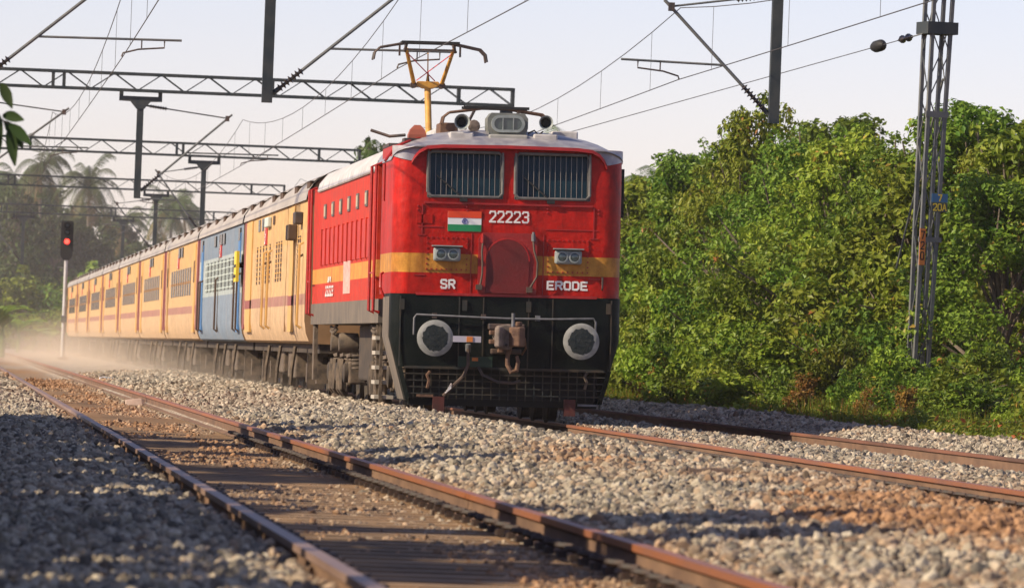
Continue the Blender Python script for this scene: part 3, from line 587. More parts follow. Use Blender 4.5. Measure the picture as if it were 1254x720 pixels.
# coupler: shank, head with jaw, knuckle, lock lifter and hanging hook
co = MB().loft([[(x+.0,y,z) for x,z in ((-.15,.98),(-.19,1.12),(-.15,1.27),(.02,1.30),(.10,1.22),(.10,1.02),(.0,.95))] for y in (-.22,-.52)], True, True, False).build('coupler_head', M_['coupler'], LOC, bevel=.02)
MB().box(-.09,.09,-.25,.3,1.02,1.2).build('coupler_shank', M_['rust'], LOC)
MB().loft([[(x,y,z) for x,y in ((.03,-.62),(.0,-.5),(.1,-.45),(.2,-.5),(.21,-.6),(.13,-.66))] for z in (1.0,1.26)], True, True, False).build('coupler_knuckle', M_['rust'], co, bevel=.02)
MB().loft([[(x,y,z) for x,y in ((-.17,-.5),(-.2,-.66),(-.14,-.7),(-.07,-.62),(-.06,-.5))] for z in (.99,1.25)], True, True, False).build('coupler_jaw', M_['coupler'], co, bevel=.02)
for x, z in ((-.21,1.06),(-.21,1.18),(.14,1.30),(-.1,.95)): MB().box(x-.035,x+.035,-.5,-.3,z-.03,z+.03).build('coupler_lug', M_['rust'], co, bevel=.01)
for x, z in ((-.12,1.05),(-.12,1.22),(-.03,1.02)): MB().lathe((x,-.52,z),(0,-1,0),[(0,.022),(.02,.02),(.026,.008)],8).build('coupler_bolt', M_['darksteel'], co)
MB().box(-.24,.24,-.2,-.02,1.22,1.30).build('coupler_yoke', M_['darksteel'], co, bevel=.015)
MB().box(-.2,.2,-.22,-.02,.90,.97).build('carrier_plate', M_['darksteel'], co, bevel=.015)
MB().tube([(.16,-.5,1.2),(.22,-.46,1.1),(.24,-.4,.98),(.2,-.3,.9)],.014,6).build('release_chain', M_['rust'], co)
MB().cyl((.05,-.55,1.22),(.05,-.55,1.44),.022,8).build('lock_pin', M_['silverbar'], co)
MB().tube([(.03,-.4,.98),(.0,-.42,.88),(.0,-.44,.76),(.05,-.45,.67),(.12,-.45,.69),(.14,-.45,.80),(.12,-.44,.88)],[.03,.03,.032,.034,.032,.028,.02],8).build('draw_hook', M_['rust'], LOC)
# brake hoses hanging under the beam
MB().tube([(-.5,-.1,1.0),(-.5,-.16,.9),(-.5,-.2,.75),(-.56,-.22,.6),(-.7,-.22,.46),(-.82,-.2,.33)],.022,6).build('brake_hose', M_['hose'], LOC)
MB().cyl((-.5,-.1,.92),(-.5,-.13,1.02),.035,8).build('hose_valve', M_['silverbar'], LOC)
for k in range(4): MB().bar((-.72,-.24,.44+k*.02),(-.80+k*.02,-.24,.37+k*.03),.014).build('hose_tie', M_['whitepaint'], LOC)
MB().tube([(-.35,-.05,.72),(-.3,-.12,.62),(-.1,-.16,.53),(.1,-.16,.52),(.2,-.12,.55)],.02,6).build('brake_hose', M_['darksteel'], LOC)
MB().box(-.62,-.17,-.06,-.02,.72,.86).build('number_plate_board', mat('board_green', (.012,.035,.02), .6), LOC)
MB().box(-.44,-.36,-.07,-.055,.80,.845).build('plate_mark', M_['orange'], LOC)
for x, z in ((-1.02,.55),(1.07,.58)):
    MB().tube([(x,-.03,z-.12),(x+.02,-.05,z-.02),(x-.01,-.05,z+.05),(x+.03,-.04,z+.1)],.022,5).build('pipe_end', M_['rust'] if x < 0 else M_['dusty'], LOC)
# roof gear: headlight box, horns, red lamp, resting front pantograph, conduits
hb = MB().loft([[(x,y,z) for x,z in ((-.24,3.80),(-.27,3.9),(-.27,4.03),(-.22,4.10),(.22,4.10),(.27,4.03),(.27,3.9),(.24,3.80))] for y in (.40,.85)], True, True, False).build('headlight_box', mat('headlight_body', (.11,.12,.11), .6, (.2,.2,.18), 8), LOC)
def oval(rx, rz, y, cx=0, cz=3.955, n=24): return [(cx+math.copysign(max(0, rx-rz), math.cos(2*PI*i/n))+rz*math.cos(2*PI*i/n), y, cz+rz*math.sin(2*PI*i/n)) for i in range(n)]
MB().loft([oval(.225,.115,.40),oval(.225,.115,.35),oval(.185,.08,.35),oval(.185,.08,.37)], True).build('lamp_rim', M_['lampgrey'], hb)
MB().add(oval(.187,.082,.365), [tuple(range(24))]).build('lens', M_['lens'], hb)
for x in (-.07,.07): MB().bar((x,.355,3.87),(x,.355,4.04),.012).build('lens_guard', M_['lampgrey'], hb)
MB().box(-.26,.26,.25,.9,3.72,3.81).build('lamp_plinth', mat('plinth_grey', (.3,.3,.27), .6, (.4,.38,.34), 5), LOC, bevel=.02)
for x, z, r_ in ((-.62,3.965,.105),(.50,3.985,.095)):
    MB().box(x-.16,x+.16,.3,.7,3.70,3.83).build('horn_mount', M_['white_hatch'], LOC, bevel=.02)
    MB().lathe((x,.7,z),(0,-1,0),[(0,.03),(.15,.04),(.3,.06),(.4,r_),(.42,r_),(.41,r_-.015),(.25,.05)],18).build('horn', M_['lampgrey'], LOC)
    MB().lathe((x,.40,z),(0,-1,0),[(0,.05),(.03,.055)],12).build('horn_throat', M_['blackflat'], LOC)
MB().lathe((-.42,.9,3.93),(0,-1,0),[(0,.07),(.1,.085),(.14,.08),(.15,.04)],12).build('roof_motor', M_['coupler'], LOC)
MB().box(-.85,-.6,1.2,1.8,3.75,3.98).build('roof_box', M_['rust'], LOC, bevel=.02)
MB().loft([[(-1.18+dx*s,.75+dy*s,z) for dx,dy in ((-.14,-.1),(.14,-.1),(.14,.2),(-.14,.2))] for s, z in ((.85,3.72),(.85,3.79),(.68,3.86),(.28,3.92))], True, True, False).build('roof_lamp', mat('lamp_red_brown', (.32,.09,.05), .5), LOC)
MB().box(-1.36,-.98,.6,1.05,3.66,3.74).build('lamp_base', M_['darksteel'], LOC)
MB().tube([(-1.62,.5,3.42),(-1.48,.55,3.62),(-1.3,.6,3.70),(-1.1,.7,3.76)],.018,6).build('conduit', M_['redtrim'], LOC)
MB().tube([(-1.75,1.5,3.86),(-1.5,1.4,3.78),(-1.3,1.3,3.80)],.022,5).build('conduit', M_['darksteel'], LOC)
MB().box(.65,1.0,1.0,1.5,3.78,3.90).build('roof_box', M_['white_hatch'], LOC, bevel=.02)
MB().tube([(.28,.5,3.84),(.36,.45,3.88),(.42,.5,3.82),(.48,.5,3.87)],.012,5).build('roof_cable', M_['darksteel'], LOC)
def panto_head(root, y, z, x=0, m=None, rw=.80, drop=.27):
    m = m or M_['darksteel']
    c = [(-rw,-drop),(-rw+.02,-drop*.6),(-rw+.1,-drop*.3),(-rw+.36,-.03),(-rw+.55,0),(rw-.55,0),(rw-.36,-.03),(rw-.1,-drop*.3),(rw-.02,-drop*.6),(rw,-drop)]
    for dy in (-.16, .16):
        MB().tube([(x+a,y+dy,z+b_) for a,b_ in c], .018, 6).build('contact_bow', m, root)
        MB().box(x-.44,x+.44,y+dy-.025,y+dy+.025,z-.012,z+.024).build('contact_strip', M_['blackflat'], root)
# resting pantograph near the cab
pf = MB().box(-.5,.5,1.6,2.6,3.84,3.88).build('pantograph', M_['darksteel'], LOC, label='front pantograph folded down')
panto_head(pf, 1.0, 4.175, -.12, M_['rust'], .72, .22)
MB().bar((-.4,2.5,3.95),(-.4,1.0,4.15),.03).bar((.2,2.5,3.95),(.2,1.0,4.15),.03).build('arm', M_['darksteel'], pf)
for x in (-.45,.25): MB().cyl((x,1.9,3.7),(x,1.9,3.9),.06,8).build('insulator', M_['rust'], pf)
# raised rear pantograph
PY, PZ_ = 12.4, 5.56
pr = MB().box(-.6,.6,12.2,13.6,3.98,4.03).build('pantograph', M_['darksteel'], LOC, label='raised yellow pantograph touching the contact wire')
for x in (-.5,.5):
    for y in (12.3,13.5): MB().lathe((x,y,3.7),(0,0,1),[(0,.05),(.06,.08),(.09,.05),(.15,.08),(.18,.05),(.28,.05)],10).build('insulator', M_['rust'], pr)
kx, ky, kz = .03, 13.1, 4.93
MB().cyl((kx,12.5,4.02),(kx,ky,kz),.05,12).build('lower_arm', M_['yellowpan'], pr)
MB().loft([[(kx+x,ky+y,kz+z) for x,z in ((-.19,.02),(-.16,.08),(.16,.08),(.19,.02),(.08,-.03),(-.08,-.03))] for y in (-.07,.07)], True, True, False).build('knuckle', M_['yellowpan'], pr, bevel=.01)
for s in (-1,1):
    MB().cyl((kx+s*.22,ky-.1,kz+.02),(kx+s*.22,ky+.1,kz+.02),.05,8).build('knuckle_pin', M_['darksteel'], pr)
    MB().tube([(kx+s*.2,ky,kz),(s*.36,PY,PZ_-.09)],[.036,.028],8).build('upper_arm', M_['yellowpan'], pr)
    MB().bar((s*.33,PY+.05,PZ_-.16),(-s*.14-.02,PY+.45,PZ_-.55),.012).build('stay_rod', M_['redrod'], pr)
    MB().tube([(s*.36,PY-.14,PZ_-.02),(s*.38,PY,PZ_-.13),(s*.36,PY+.14,PZ_-.02)],.02,5).build('head_spring', M_['darksteel'], pr)
    MB().bar((s*.46,PY,PZ_-.2),(s*.46,PY,PZ_),.03).build('head_stem', M_['darksteel'], pr)
MB().cyl((kx,ky,kz+.06),(kx,ky-.02,kz+.22),.035,6,.012).build('damper', M_['darksteel'], pr)
MB().bar((-.4,PY,PZ_-.1),(.4,PY,PZ_-.1),.03).build('cross_bar', M_['darksteel'], pr)
MB().bar((-.02,PY+.1,PZ_-.15),(kx,ky,kz+.05),.018).build('guide_rod', M_['yellowpan'], pr)
panto_head(pr, PY, PZ_, 0, None, .86, .27)
pr.location.x = -.17
# bogies
def wheelset(parent, y, r=.545, xs_=(-.84,.84)):
    for x in xs_:
        wl = MB().lathe((x-.07*math.copysign(1, x),y,r-.0),(math.copysign(1, x),0,0),[(0,r+.02),(.03,r+.02),(.035,r),(.14,r-.01),(.14,r-.07),(.10,r-.1),(.10,.16),(.15,.12),(.15,.02)],28).build('wheel', M_['bogie'], parent)
for by in (4.3, 13.9):
    bg_ = MB()
    for s in (-1, 1): bg_.loft([[(s*1.02,y,z),(s*1.14,y,z)] for y, z in ((by-2.6,.62),(by-2.5,.85),(by-1,.92),(by+1,.92),(by+2.5,.85),(by+2.6,.62),(by+2.2,.60),(by+1,.74),(by-1,.74),(by-2.2,.60))], True, True, False)
    bo = bg_.build('bogie', M_['bogie'], LOC)
    for k in (-1, 0, 1):
        y = by+k*1.95; wheelset(bo, y)
        MB().box(-1.32,-1.05,y-.17,y+.17,.38,.72).build('axle_box', M_['dusty'], bo, bevel=.03)
        MB().lathe((-1.32,y,.55),(-1,0,0),[(0,.15),(.06,.15),(.08,.1)],14).build('axle_cap', M_['bogie'], bo)
        for q in (-.36,.36):
            for d_ in range(4): MB().tube([(-1.2+.075*math.cos(a),y+q+.075*math.sin(a),.62+d_*.062+.0) for a in [2*PI*i/10 for i in range(11)]],.02,5,False).build('coil_spring', M_['dusty'], bo)
    for y in (by-1.0, by+1.0):
        MB().lathe((-1.42,y,1.0),(1,0,0),[(0,.02),(.01,.13),(.04,.15),(.3,.15),(.32,.08)],16).build('brake_cylinder', M_['dusty'], bo)
        MB().bar((-1.25,y,.35),(-1.25,y+.15,.9),.05,.1).build('brake_lever', M_['dusty'], bo)
    for y in (by-1.75,by-.15,by+1.3): MB().bar((-1.28,y-.25,.82),(-1.28,y+.55,.80),.05,.05).build('brake_rod', M_['dusty'], bo)
    for y in (by-1.3,by-.6,by+.55,by+1.35):
        for q in (-.09,.09): MB().tube([(-1.36,y+q,.75),(-1.38,y+q*1.2,.55),(-1.38,y+q*1.1,.3),(-1.3,y,.2)],.035,6).build('sand_pipe', M_['dusty'], bo)
    MB().tube([(-1.42,by-.6,1.26),(-1.44,by,1.20),(-1.42,by+.9,1.24)],.025,6).build('air_pipe', M_['dusty'], bo)
    MB().tube([(-1.42,by-.6,1.20),(-1.44,by,1.14),(-1.42,by+.9,1.18)],.025,6).build('air_pipe', M_['dusty'], bo)
MB().box(-.72,.72,1.4,18.0,.6,1.27).build('underframe_or_infill', M_['blackflat'], LOC)  # added black infill that blocks light through the bogies and keeps the underside dark
MB().box(-1.25,1.25,7.6,10.6,.45,1.275).build('equipment_box', M_['bogie'], LOC, bevel=.04)
# zigzag steps below the door
st = MB().box(-1.50,-1.46,2.35,2.42,.2,1.3).box(-1.50,-1.46,3.0,3.07,.2,1.3).build('step_frame', M_['dusty'], LOC)
for k in range(5): MB().box(-1.56,-1.3,2.37,3.05,.25+k*.2,.30+k*.2).build('step_tread', mat('step_pale', (.4,.36,.3), .8) if k == 0 else bpy.data.materials['step_pale'], st)
# rear end posts
MB().box(-1.5,-1.44,17.9,18.3,.4,1.3).build('end_post', M_['dusty'], LOC)

# welded seams, drip marks' plates and small fittings that break up the cab front
for z, xa, xb in ((2.45,-1.2,-1.09),(2.45,1.09,1.2),(1.92,-1.24,-1.09),(1.92,1.09,1.24),(2.56,-1.2,-.86),(2.56,.5,1.2)):
    MB().box(xa,xb,-.009,.0,z-.006,z+.006).build('weld_seam', M_['redtrim'], LOC)
for x in (-.48,.48): MB().box(x-.006,x+.006,-.009,.0,1.69,2.49).build('weld_seam', M_['redtrim'], LOC)
for x in (-1.2,-.55,.52,1.2):
    for z in (2.78,2.83): MB().lathe((x,.0,z),(0,-1,0),[(0,.014),(.012,.012),(.016,.003)],8).build('bolt', M_['redtrim'], LOC)
for x in (-1.38,-.55,.3,1.36): MB().box(x-.03,x+.03,-.05,-.0,1.46,1.60).build('lamp_iron', M_['gridbar'], LOC)
for x in (-1.4,-.62,-.3,.3,.62,1.4): MB().box(x-.008,x+.008,-.032,-.0,.72,1.64).build('plate_joint', M_['gridbar'], LOC)
# ================================================================ COACHES
CSEC = [(-1.46,.95),(-1.53,.99),(-1.585,1.12),(-1.615,1.32),(-1.62,1.6),(-1.62,3.30)]
def coach_shell(parent, m, y0=.35, y1=21.95):
    sec = CSEC+[(-x, z) for x, z in reversed(CSEC)]
    MB().loft([[(x, y, z) for x, z in sec] for y in (y0, y1)], True, False, True).build('body_shell', m, parent)
    for y in (y0+.001, y1-.001):
        s2 = CSEC+section(1.60, 3.28, 3.93)[1:-1]+[(-x, z) for x, z in reversed(CSEC)]
        MB().add([(x, y, z) for x, z in s2], [tuple(range(len(s2)))]).build('end_wall', M_['endwall'], parent)
    rr = [[(x, y, z) for x, z in section(1.66, 3.27, 3.95, 16, 2.3)] for y in (y0-.05, y0+.1, y1-.1, y1+.05)]
    MB().loft(rr, False, False, True).build('roof', M_['coachroof'], parent)
    MB().box(-.62,.62,y1,y1+.75,1.1,3.2).build('gangway', M_['blackflat'], parent)
def coach_under(parent):
    MB().box(-1.35,1.35,.4,21.9,.80,.96).build('underframe_or_infill', M_['bogie'], parent)
    for by in (3.7, 18.6):
        bg_ = MB()
        for s in (-1, 1): bg_.loft([[(s*1.0,y,z),(s*1.12,y,z)] for y, z in ((by-1.9,.5),(by-1.7,.72),(by-.6,.74),(by-.3,.5),(by+.3,.5),(by+.6,.74),(by+1.7,.72),(by+1.9,.5),(by+1.2,.42),(by-1.2,.42))], True, True, False)
        bo = bg_.build('bogie', M_['bogie'], parent)
        for k in (-1.45, 1.45):
            wheelset(bo, by+k, .457)
            MB().box(-1.28,-1.05,by+k-.14,by+k+.14,.3,.62).build('axle_box', M_['dusty'], bo)
        MB().bar((-1.2,by,.2),(-1.2,by,.9),.12,.3).build('bolster_spring', M_['dusty'], bo)
    for ya, yb, z0 in ((8.2,10.6,.35),(12.2,13.6,.42)): MB().box(-1.3,-.5,ya,yb,z0,.82).build('underfloor_box', M_['dusty'], parent, bevel=.03)
    for y in (6.6, 11.4, 15.3): MB().tube([(-1.4,y,.9),(-1.45,y,.5),(-1.45,y+.12,.25)],.035,5).build('hanging_pipe', M_['dusty'], parent)
def vents(parent, ys_):
    for y in ys_:
        v = MB().box(-1.60,-1.40,y-.42,y+.42,3.47,3.585).build('roof_vent', M_['shutter'], parent)
        MB().loft([[(-1.615,y-.55,3.575),(-1.35,y-.55,3.685)],[(-1.615,y+.55,3.575),(-1.35,y+.55,3.685)]], False).build('vent_hood', M_['coachroof'], v)
def hrail(parent, y, z0=1.25, z1=2.35, m='shutter'):
    MB().tube([(-1.62,y,z1),(-1.69,y,z1-.05),(-1.69,y,z0+.05),(-1.62,y,z0)],.022,5).build('handrail', M_[m], parent)
def side_box(parent, nm, m, ya, yb, za, zb, out=.02, x=-1.62): return MB().box(x-out, x+.02, ya, yb, za, zb).build(nm, M_[m], parent)
def plate2(parent, y):
    p = side_box(parent, 'class_plate', 'signred', y-.42, y+.42, 2.72, 3.06, .02)
    sdc = lambda q, k=0: (-1.646-k, -q.x, q.y)
    word('2', -y-.16, 2.755, .11, .3, .32, .035, sdc).build('numeral', M_['whitepaint'], p)
    word('RL', -y-.26, 2.91, .10, .28, .2, .03, sdc).build('lettering', M_['whitepaint'], p)
CY0 = Y0+18.75; CL = 22.3
# luggage and guard van next to the locomotive
c1 = thing('passenger_coach', 'yellow luggage van with shutters and dark red line coupled behind the locomotive', 'railway coach', (X2, CY0, 0))
coach_shell(c1, M_['coachy']); coach_under(c1)
side_box(c1, 'corner_strip', 'maroon', 21.35, 21.95, 1.2, 3.28, .006)
for ya, yb in ((3.9,5.0),(18.6,20.4)):
    d = side_box(c1, 'door', 'dooryel', ya, yb, 1.14, 3.24, .025); side_box(d, 'door_stripe', 'maroon', ya, yb, 1.58, 1.74, .03)
    side_box(c1, 'door_gap', 'shutter', yb, yb+.06, 1.14, 3.24, .01)
for ya, n, st_ in ((2.1,2,.55),(8.0,3,.8),(11.9,1,.6),(13.2,4,1.1)):
    for k in range(n):
        sh = side_box(c1, 'shutter', 'shutter', ya+k*st_, ya+k*st_+.36, 2.02, 2.72, .006)
        for q in range(8): side_box(sh, 'slat', 'dooryel' if q % 2 else 'coachy', ya+k*st_-.01, ya+k*st_+.37, 2.07+q*.085, 2.095+q*.085, .02)
for y in (1.2, 11.3, 13.0): hrail(c1, y, 1.2, 2.6, 'dooryel')
for y in (1.32, 11.45, 13.15): hrail(c1, y, 1.2, 2.4)
MB().box(-1.78,-1.62,3.3,4.0,2.66,2.92).build('tail_lamp_box', M_['shutter'], c1, bevel=.02)
MB().box(-1.76,-1.62,1.7,2.3,2.90,3.10).build('tail_lamp_box', M_['darksteel'], c1, bevel=.02)
MB().box(-1.70,-1.62,11.9,13.0,3.02,3.2).build('lamp_housing', M_['paleframe'], c1, bevel=.02)
for ya in (14.6, 15.9): side_box(c1, 'top_window', 'darkwin', ya, ya+.6, 3.0, 3.22, .015)
for y in (10.6,): side_box(c1, 'top_window', 'shutter', y, y+.5, 3.05, 3.2, .02)
for k in range(4):
    side_box(c1, 'weld_seam', 'endwall', 6.3, 6.36, 1.14, 3.26, .006) if k == 0 else None
plate2(c1, 13.6); vents(c1, (.9, 4.6, 9.2, 12, 16.6, 20.2))
MB().cyl((-1.1,.35,3.3),(-1.1,.25,3.3),.14,12).build('end_lamp', M_['coupler'], c1)
for k in range(3):
    MB().box(-1.3,-.75,.325,.352,2.2+k*.3,2.28+k*.3).build('end_step', M_['shutter'], c1)
# blue coach
c2 = thing('passenger_coach', 'blue coach with pale barred window band between two yellow coaches', 'railway coach', (X2, CY0+CL, 0))
coach_shell(c2, M_['coachb']); coach_under(c2)
side_box(c2, 'corner_strip', 'maroon', 21.55, 21.95, 1.2, 3.28, .006)
for k in range(8):
    ya = 4.2+k*1.75
    wn = side_box(c2, 'window', 'darkwin', ya, ya+1.25, 2.02, 2.66, .012)
    for q in range(3): side_box(wn, 'window_bar', 'paleframe', ya+.28+q*.34, ya+.36+q*.34, 2.02, 2.66, .03)
    for q in range(5): side_box(wn, 'window_bar', 'paleframe', ya-.05, ya+1.3, 2.05+q*.135, 2.075+q*.135, .026)
for ya in (1.2, 19.4):
    side_box(c2, 'door', 'bluedoor', ya, ya+.9, 1.14, 3.1, .02); side_box(c2, 'door_window', 'darkwin', ya+.1, ya+.8, 2.95, 3.2, .03)
for y in (1.0, 2.3, 11, 19.2, 20.5): hrail(c2, y, 1.15, 2.3)
side_box(c2, 'door_gap', 'shutter', 11.2, 11.3, 1.14, 3.2, .01)
yb_ = MB().box(-1.76,-1.70,.0,.95,2.12,2.72).build('destination_board', M_['signyel'], c2, label='yellow board hung at the coach end')
MB().box(-1.71,-1.60,.3,.6,2.4,2.5).build('board_bracket', M_['blackflat'], yb_); MB().box(-1.768,-1.757,.15,.8,2.2,2.26).build('lettering', M_['blackflat'], yb_); MB().box(-1.768,-1.757,.15,.8,2.4,2.46).build('lettering', M_['blackflat'], yb_)
for ya in (8.3, 9.6, 12.6): side_box(c2, 'top_window', 'darkwin', ya, ya+.9, 2.98, 3.2, .03)
plate2(c2, 10.4); vents(c2, (1.5, 6, 10, 14, 18.5))
# yellow coaches
c3 = thing('passenger_coach', 'yellow coach with barred window row next behind the blue coach', 'railway coach', (X2, CY0+2*CL, 0), group='yellow coaches trailing into the dust')
coach_shell(c3, M_['coachy']); coach_under(c3)
for ya, yb in ((.35,.95),(21.3,21.95)): side_box(c3, 'corner_strip', 'maroon', ya, yb, 1.2, 3.28, .006)
for k in range(9):
    ya = 4.4+k*1.5; wn = side_box(c3, 'window', 'darkwin', ya, ya+.85, 2.02, 2.68, .012); side_box(wn, 'window_bar', 'endwall', ya-.03, ya+.88, 2.30, 2.36, .02)
for ya in (1.5, 19.2): side_box(c3, 'door', 'dooryel', ya, ya+1.0, 1.14, 3.2, .02); side_box(c3, 'door_window', 'shutter', ya+.25, ya+.75, 2.3, 2.8, .03)
for ya in (9.6, 11.4): side_box(c3, 'top_window', 'darkwin', ya, ya+1.0, 2.98, 3.22, .03)
plate2(c3, 12.6); vents(c3, (1.5, 6, 10, 14, 18.5))
ordw = ['third','fourth','fifth','sixth','seventh','eighth']
for k in range(6):
    q = copy_tree(c3); q.location = (X2, CY0+(3+k)*CL, 0)
    q['label'] = f'hazy yellow coach, {["second","third","fourth","fifth","sixth","seventh"][k]} behind the blue coach'

# ================================================================ OVERHEAD LINE
SUP = [44, 105, 166, 222, 275, 330]
def truss_parts(parent, xa, xb, z0, z1, y, m=M_['steel'], bay=1.15):
    for dy in (-.18, .18):
        for z in (z0, z1): MB().bar((xa,y+dy,z),(xb,y+dy,z),.07).build('chord', m, parent)
    n = int((xb-xa)/bay); bw = (xb-xa)/n
    up = MB().bar((0,0,z0),(bw/2,0,z1),.024).mesh('lacing_bar', m); dn = MB().bar((0,0,z1),(bw/2,0,z0),.024).mesh('lacing_bar', m)
    for k in range(n):
        for dy in (-.18, .18):
            ob('lacing_bar', up, parent, (xa+k*bw, y+dy, 0)); ob('lacing_bar', dn, parent, (xa+(k+.5)*bw, y+dy, 0))
    for x in (xa, xb, xa+(xb-xa)*.3, xa+(xb-xa)*.3+.28, xa+(xb-xa)*.62, xa+(xb-xa)*.62+.22, xb-1.4):
        MB().box(x-.04,x+.04,y-.2,y+.2,z0-.03,z1+.03).build('joint_plate', m, parent)
def drop_arm(parent, x, y, zb, zt):
    d = MB().box(x-.085,x+.085,y-.09,y+.09,zb,zt-.12).build('drop_arm', M_['steel'], parent)
    MB().loft([[(x-.1,yy,zt-.32),(x+.1,yy,zt-.32),(x+.26,yy,zt-.13),(x+.55,yy,zt-.12),(x+.55,yy,zt),(x-.55,yy,zt),(x-.55,yy,zt-.12),(x-.26,yy,zt-.13)] for yy in (y-.12,y+.12)], True, True, False).build('arm_bracket', M_['steel'], d)
    for s in (-1, 1): MB().box(x+s*.5-.05,x+s*.5+.05,y-.08,y+.08,zt,zt+.14).build('bolt_strap', M_['steel'], d)
def gantry(y, xa, xb, arms, label, z0=7.32):
    g_ = thing('overhead_gantry', label, 'gantry', (0, y, 0), group='lattice gantries over the tracks')
    truss_parts(g_, xa, xb, z0, z0+.42, 0)
    for x in (xa+.15, xb-.15):
        if y == 105 and x > 10: continue
        MB().box(x-.16,x+.16,-.12,.12,-.6,z0-.04).build('column', M_['steel'], g_)
    for x in arms: drop_arm(g_, x, 0, 4.85 if y == 105 else 4.55, z0-.15)
    return g_
gantry(105, -2.2, 16.6, (.35, 5.12, 13.45), 'lattice gantry on the mast by the thicket, its drop arms beside the pantograph', 7.95)
gantry(166, -2.5, 14.45, (.3, 4.85), 'lattice gantry ending just above the locomotive cab roof')
gantry(222, -2.5, 14.1, (8.75,), 'lattice gantry crossing behind the locomotive, second beyond the pantograph')
gantry(275, -2.5, 14.3, (8.85,), 'lattice gantry over the yellow coaches before the palms')
gantry(330, -2.5, 15, (3.9, 9), 'faint farthest lattice gantry in front of the palms', 7.2)
def insulator(parent, a, b_, r=.075, n=7):
    a = Vector(a); b_ = Vector(b_); d = b_-a; l = d.length; prof = [(0,.03)]
    for k in range(n):
        t = (k+.5)/n*l; prof += [(t-.3*l/n,.028),(t,r),(t+.08*l/n,r*.9),(t+.3*l/n,.028)]
    prof.append((l,.03)); MB().lathe(a, d, prof, 10).build('insulator', M_['insul'], parent)
def cantilever(y, xd, xt, xc, label, zc=5.5):
    s = 1 if xt > xd else -1; c = thing('wire_bracket', label, 'wire bracket', (0, y, 0), group='swivel brackets carrying the overhead wires')
    a = Vector((xd+s*.09,0,5.0 if y == 105 else 4.75)); tip = Vector((xt+s*.12,0,6.80)); d = (tip-a).normalized()
    insulator(c, a+d*.12, a+d*.62); MB().cyl(a, a+d*.14, .04, 8).build('hinge', M_['steel'], c)
    MB().cyl(a+d*.6, tip, .028, 8).build('bracket_tube', M_['galv'], c)
    st0 = Vector((xd+s*.09,0,6.95)); st1 = Vector((xt-s*.02,0,6.70)); e = (st1-st0).normalized()
    insulator(c, st0+e*.15, st0+e*.6, .06); MB().cyl(st0, st0+e*.16, .03, 6).build('hinge', M_['steel'], c); MB().cyl(st0+e*.58, st1, .02, 6).build('stay_tube', M_['galv'], c)
    f0 = (zc+.27-a.z)/d.z; r0 = a+d*f0; r1 = Vector((xc+s*.95,0,zc+.30))
    MB().cyl(r0, r1, .022, 6).build('register_tube', M_['galv'], c)
    MB().tube([r1-Vector((s*.28,0,0)), r1-Vector((s*.28,0,.13)), (xc+s*.25,0,zc+.13),(xc+.0,0,zc+.06),(xc-s*.02,0,zc)],.016,6).build('steady_arm', M_['darksteel'], c)
    MB().cyl((xc+s*.3,0,zc+.15),(xc+s*.3,0,zc+.30),.012,5).build('arm_hanger', M_['darksteel'], c)
    MB().box(xt-.05,xt+.05,-.04,.04,6.62,6.76).build('wire_clamp', M_['darksteel'], c)
XC = {1: [2.65,2.75,2.6,2.7,2.6,2.7], 2: [7.55,7.25,7.5,7.35,7.5,7.4], 3: [12.3,11.85,12.1,12.1,12.1,12.1]}
cantilever(105, .35, 2.45, XC[1][1], 'wire bracket with long register tube over the empty track, nearest the pantograph')
cantilever(105, 5.12, 7.2, XC[2][1], 'wire bracket over the pantograph, on the drop arm left of it')
cantilever(105, 13.45, 11.7, XC[3][1], 'wire bracket reaching left from the drop arm above the trees')
cantilever(166, .3, 2.9, XC[1][2], 'wire bracket over the empty track on the cab-roof gantry')
cantilever(166, 4.85, 7.1, XC[2][2], 'wire bracket leaning over the coaches on the cab-roof gantry')
cantilever(222, 8.75, 7.2, XC[2][3], 'wire bracket on the second gantry behind the pantograph')
cantilever(275, 8.85, 7.2, XC[2][4], 'wire bracket on the gantry over the yellow coaches')
cantilever(330, 3.9, 2.2, 2.5, 'faint wire bracket on the farthest gantry')
for k, lab in ((1, 'pair of overhead wires with droppers above the empty track'), (2, 'pair of overhead wires with droppers above the train'), (3, 'pair of overhead wires with droppers above the track by the thicket')):
    T = thing('overhead_wires', lab, 'overhead wires', (0, 0, 0))
    cp_ = []; mp_ = []
    for i in range(len(SUP)-1):
        ya, yb = SUP[i], SUP[i+1]; xa, xb = XC[k][i], XC[k][i+1]; n = 14
        for q in range(n+(i == len(SUP)-2)):
            t = q/n; y = ya+(yb-ya)*t; x = xa+(xb-xa)*t; zz = 6.68-.75*4*t*(1-t)
            cp_.append((x, y, 5.5-.03*4*t*(1-t))); mp_.append((x+(.0-.1*(1 if k == 3 else -1)*.0), y, zz))
            if q in (1,3,5,7,9,11,13) : MB().cyl((x,y,5.48),(x,y,zz),.0038,4).build('dropper', M_['wire'], T)
    MB().tube(cp_, .0085, 5).build('contact_wire', M_['wire'], T); MB().tube(mp_, .008, 5).build('messenger_wire', M_['wire'], T)
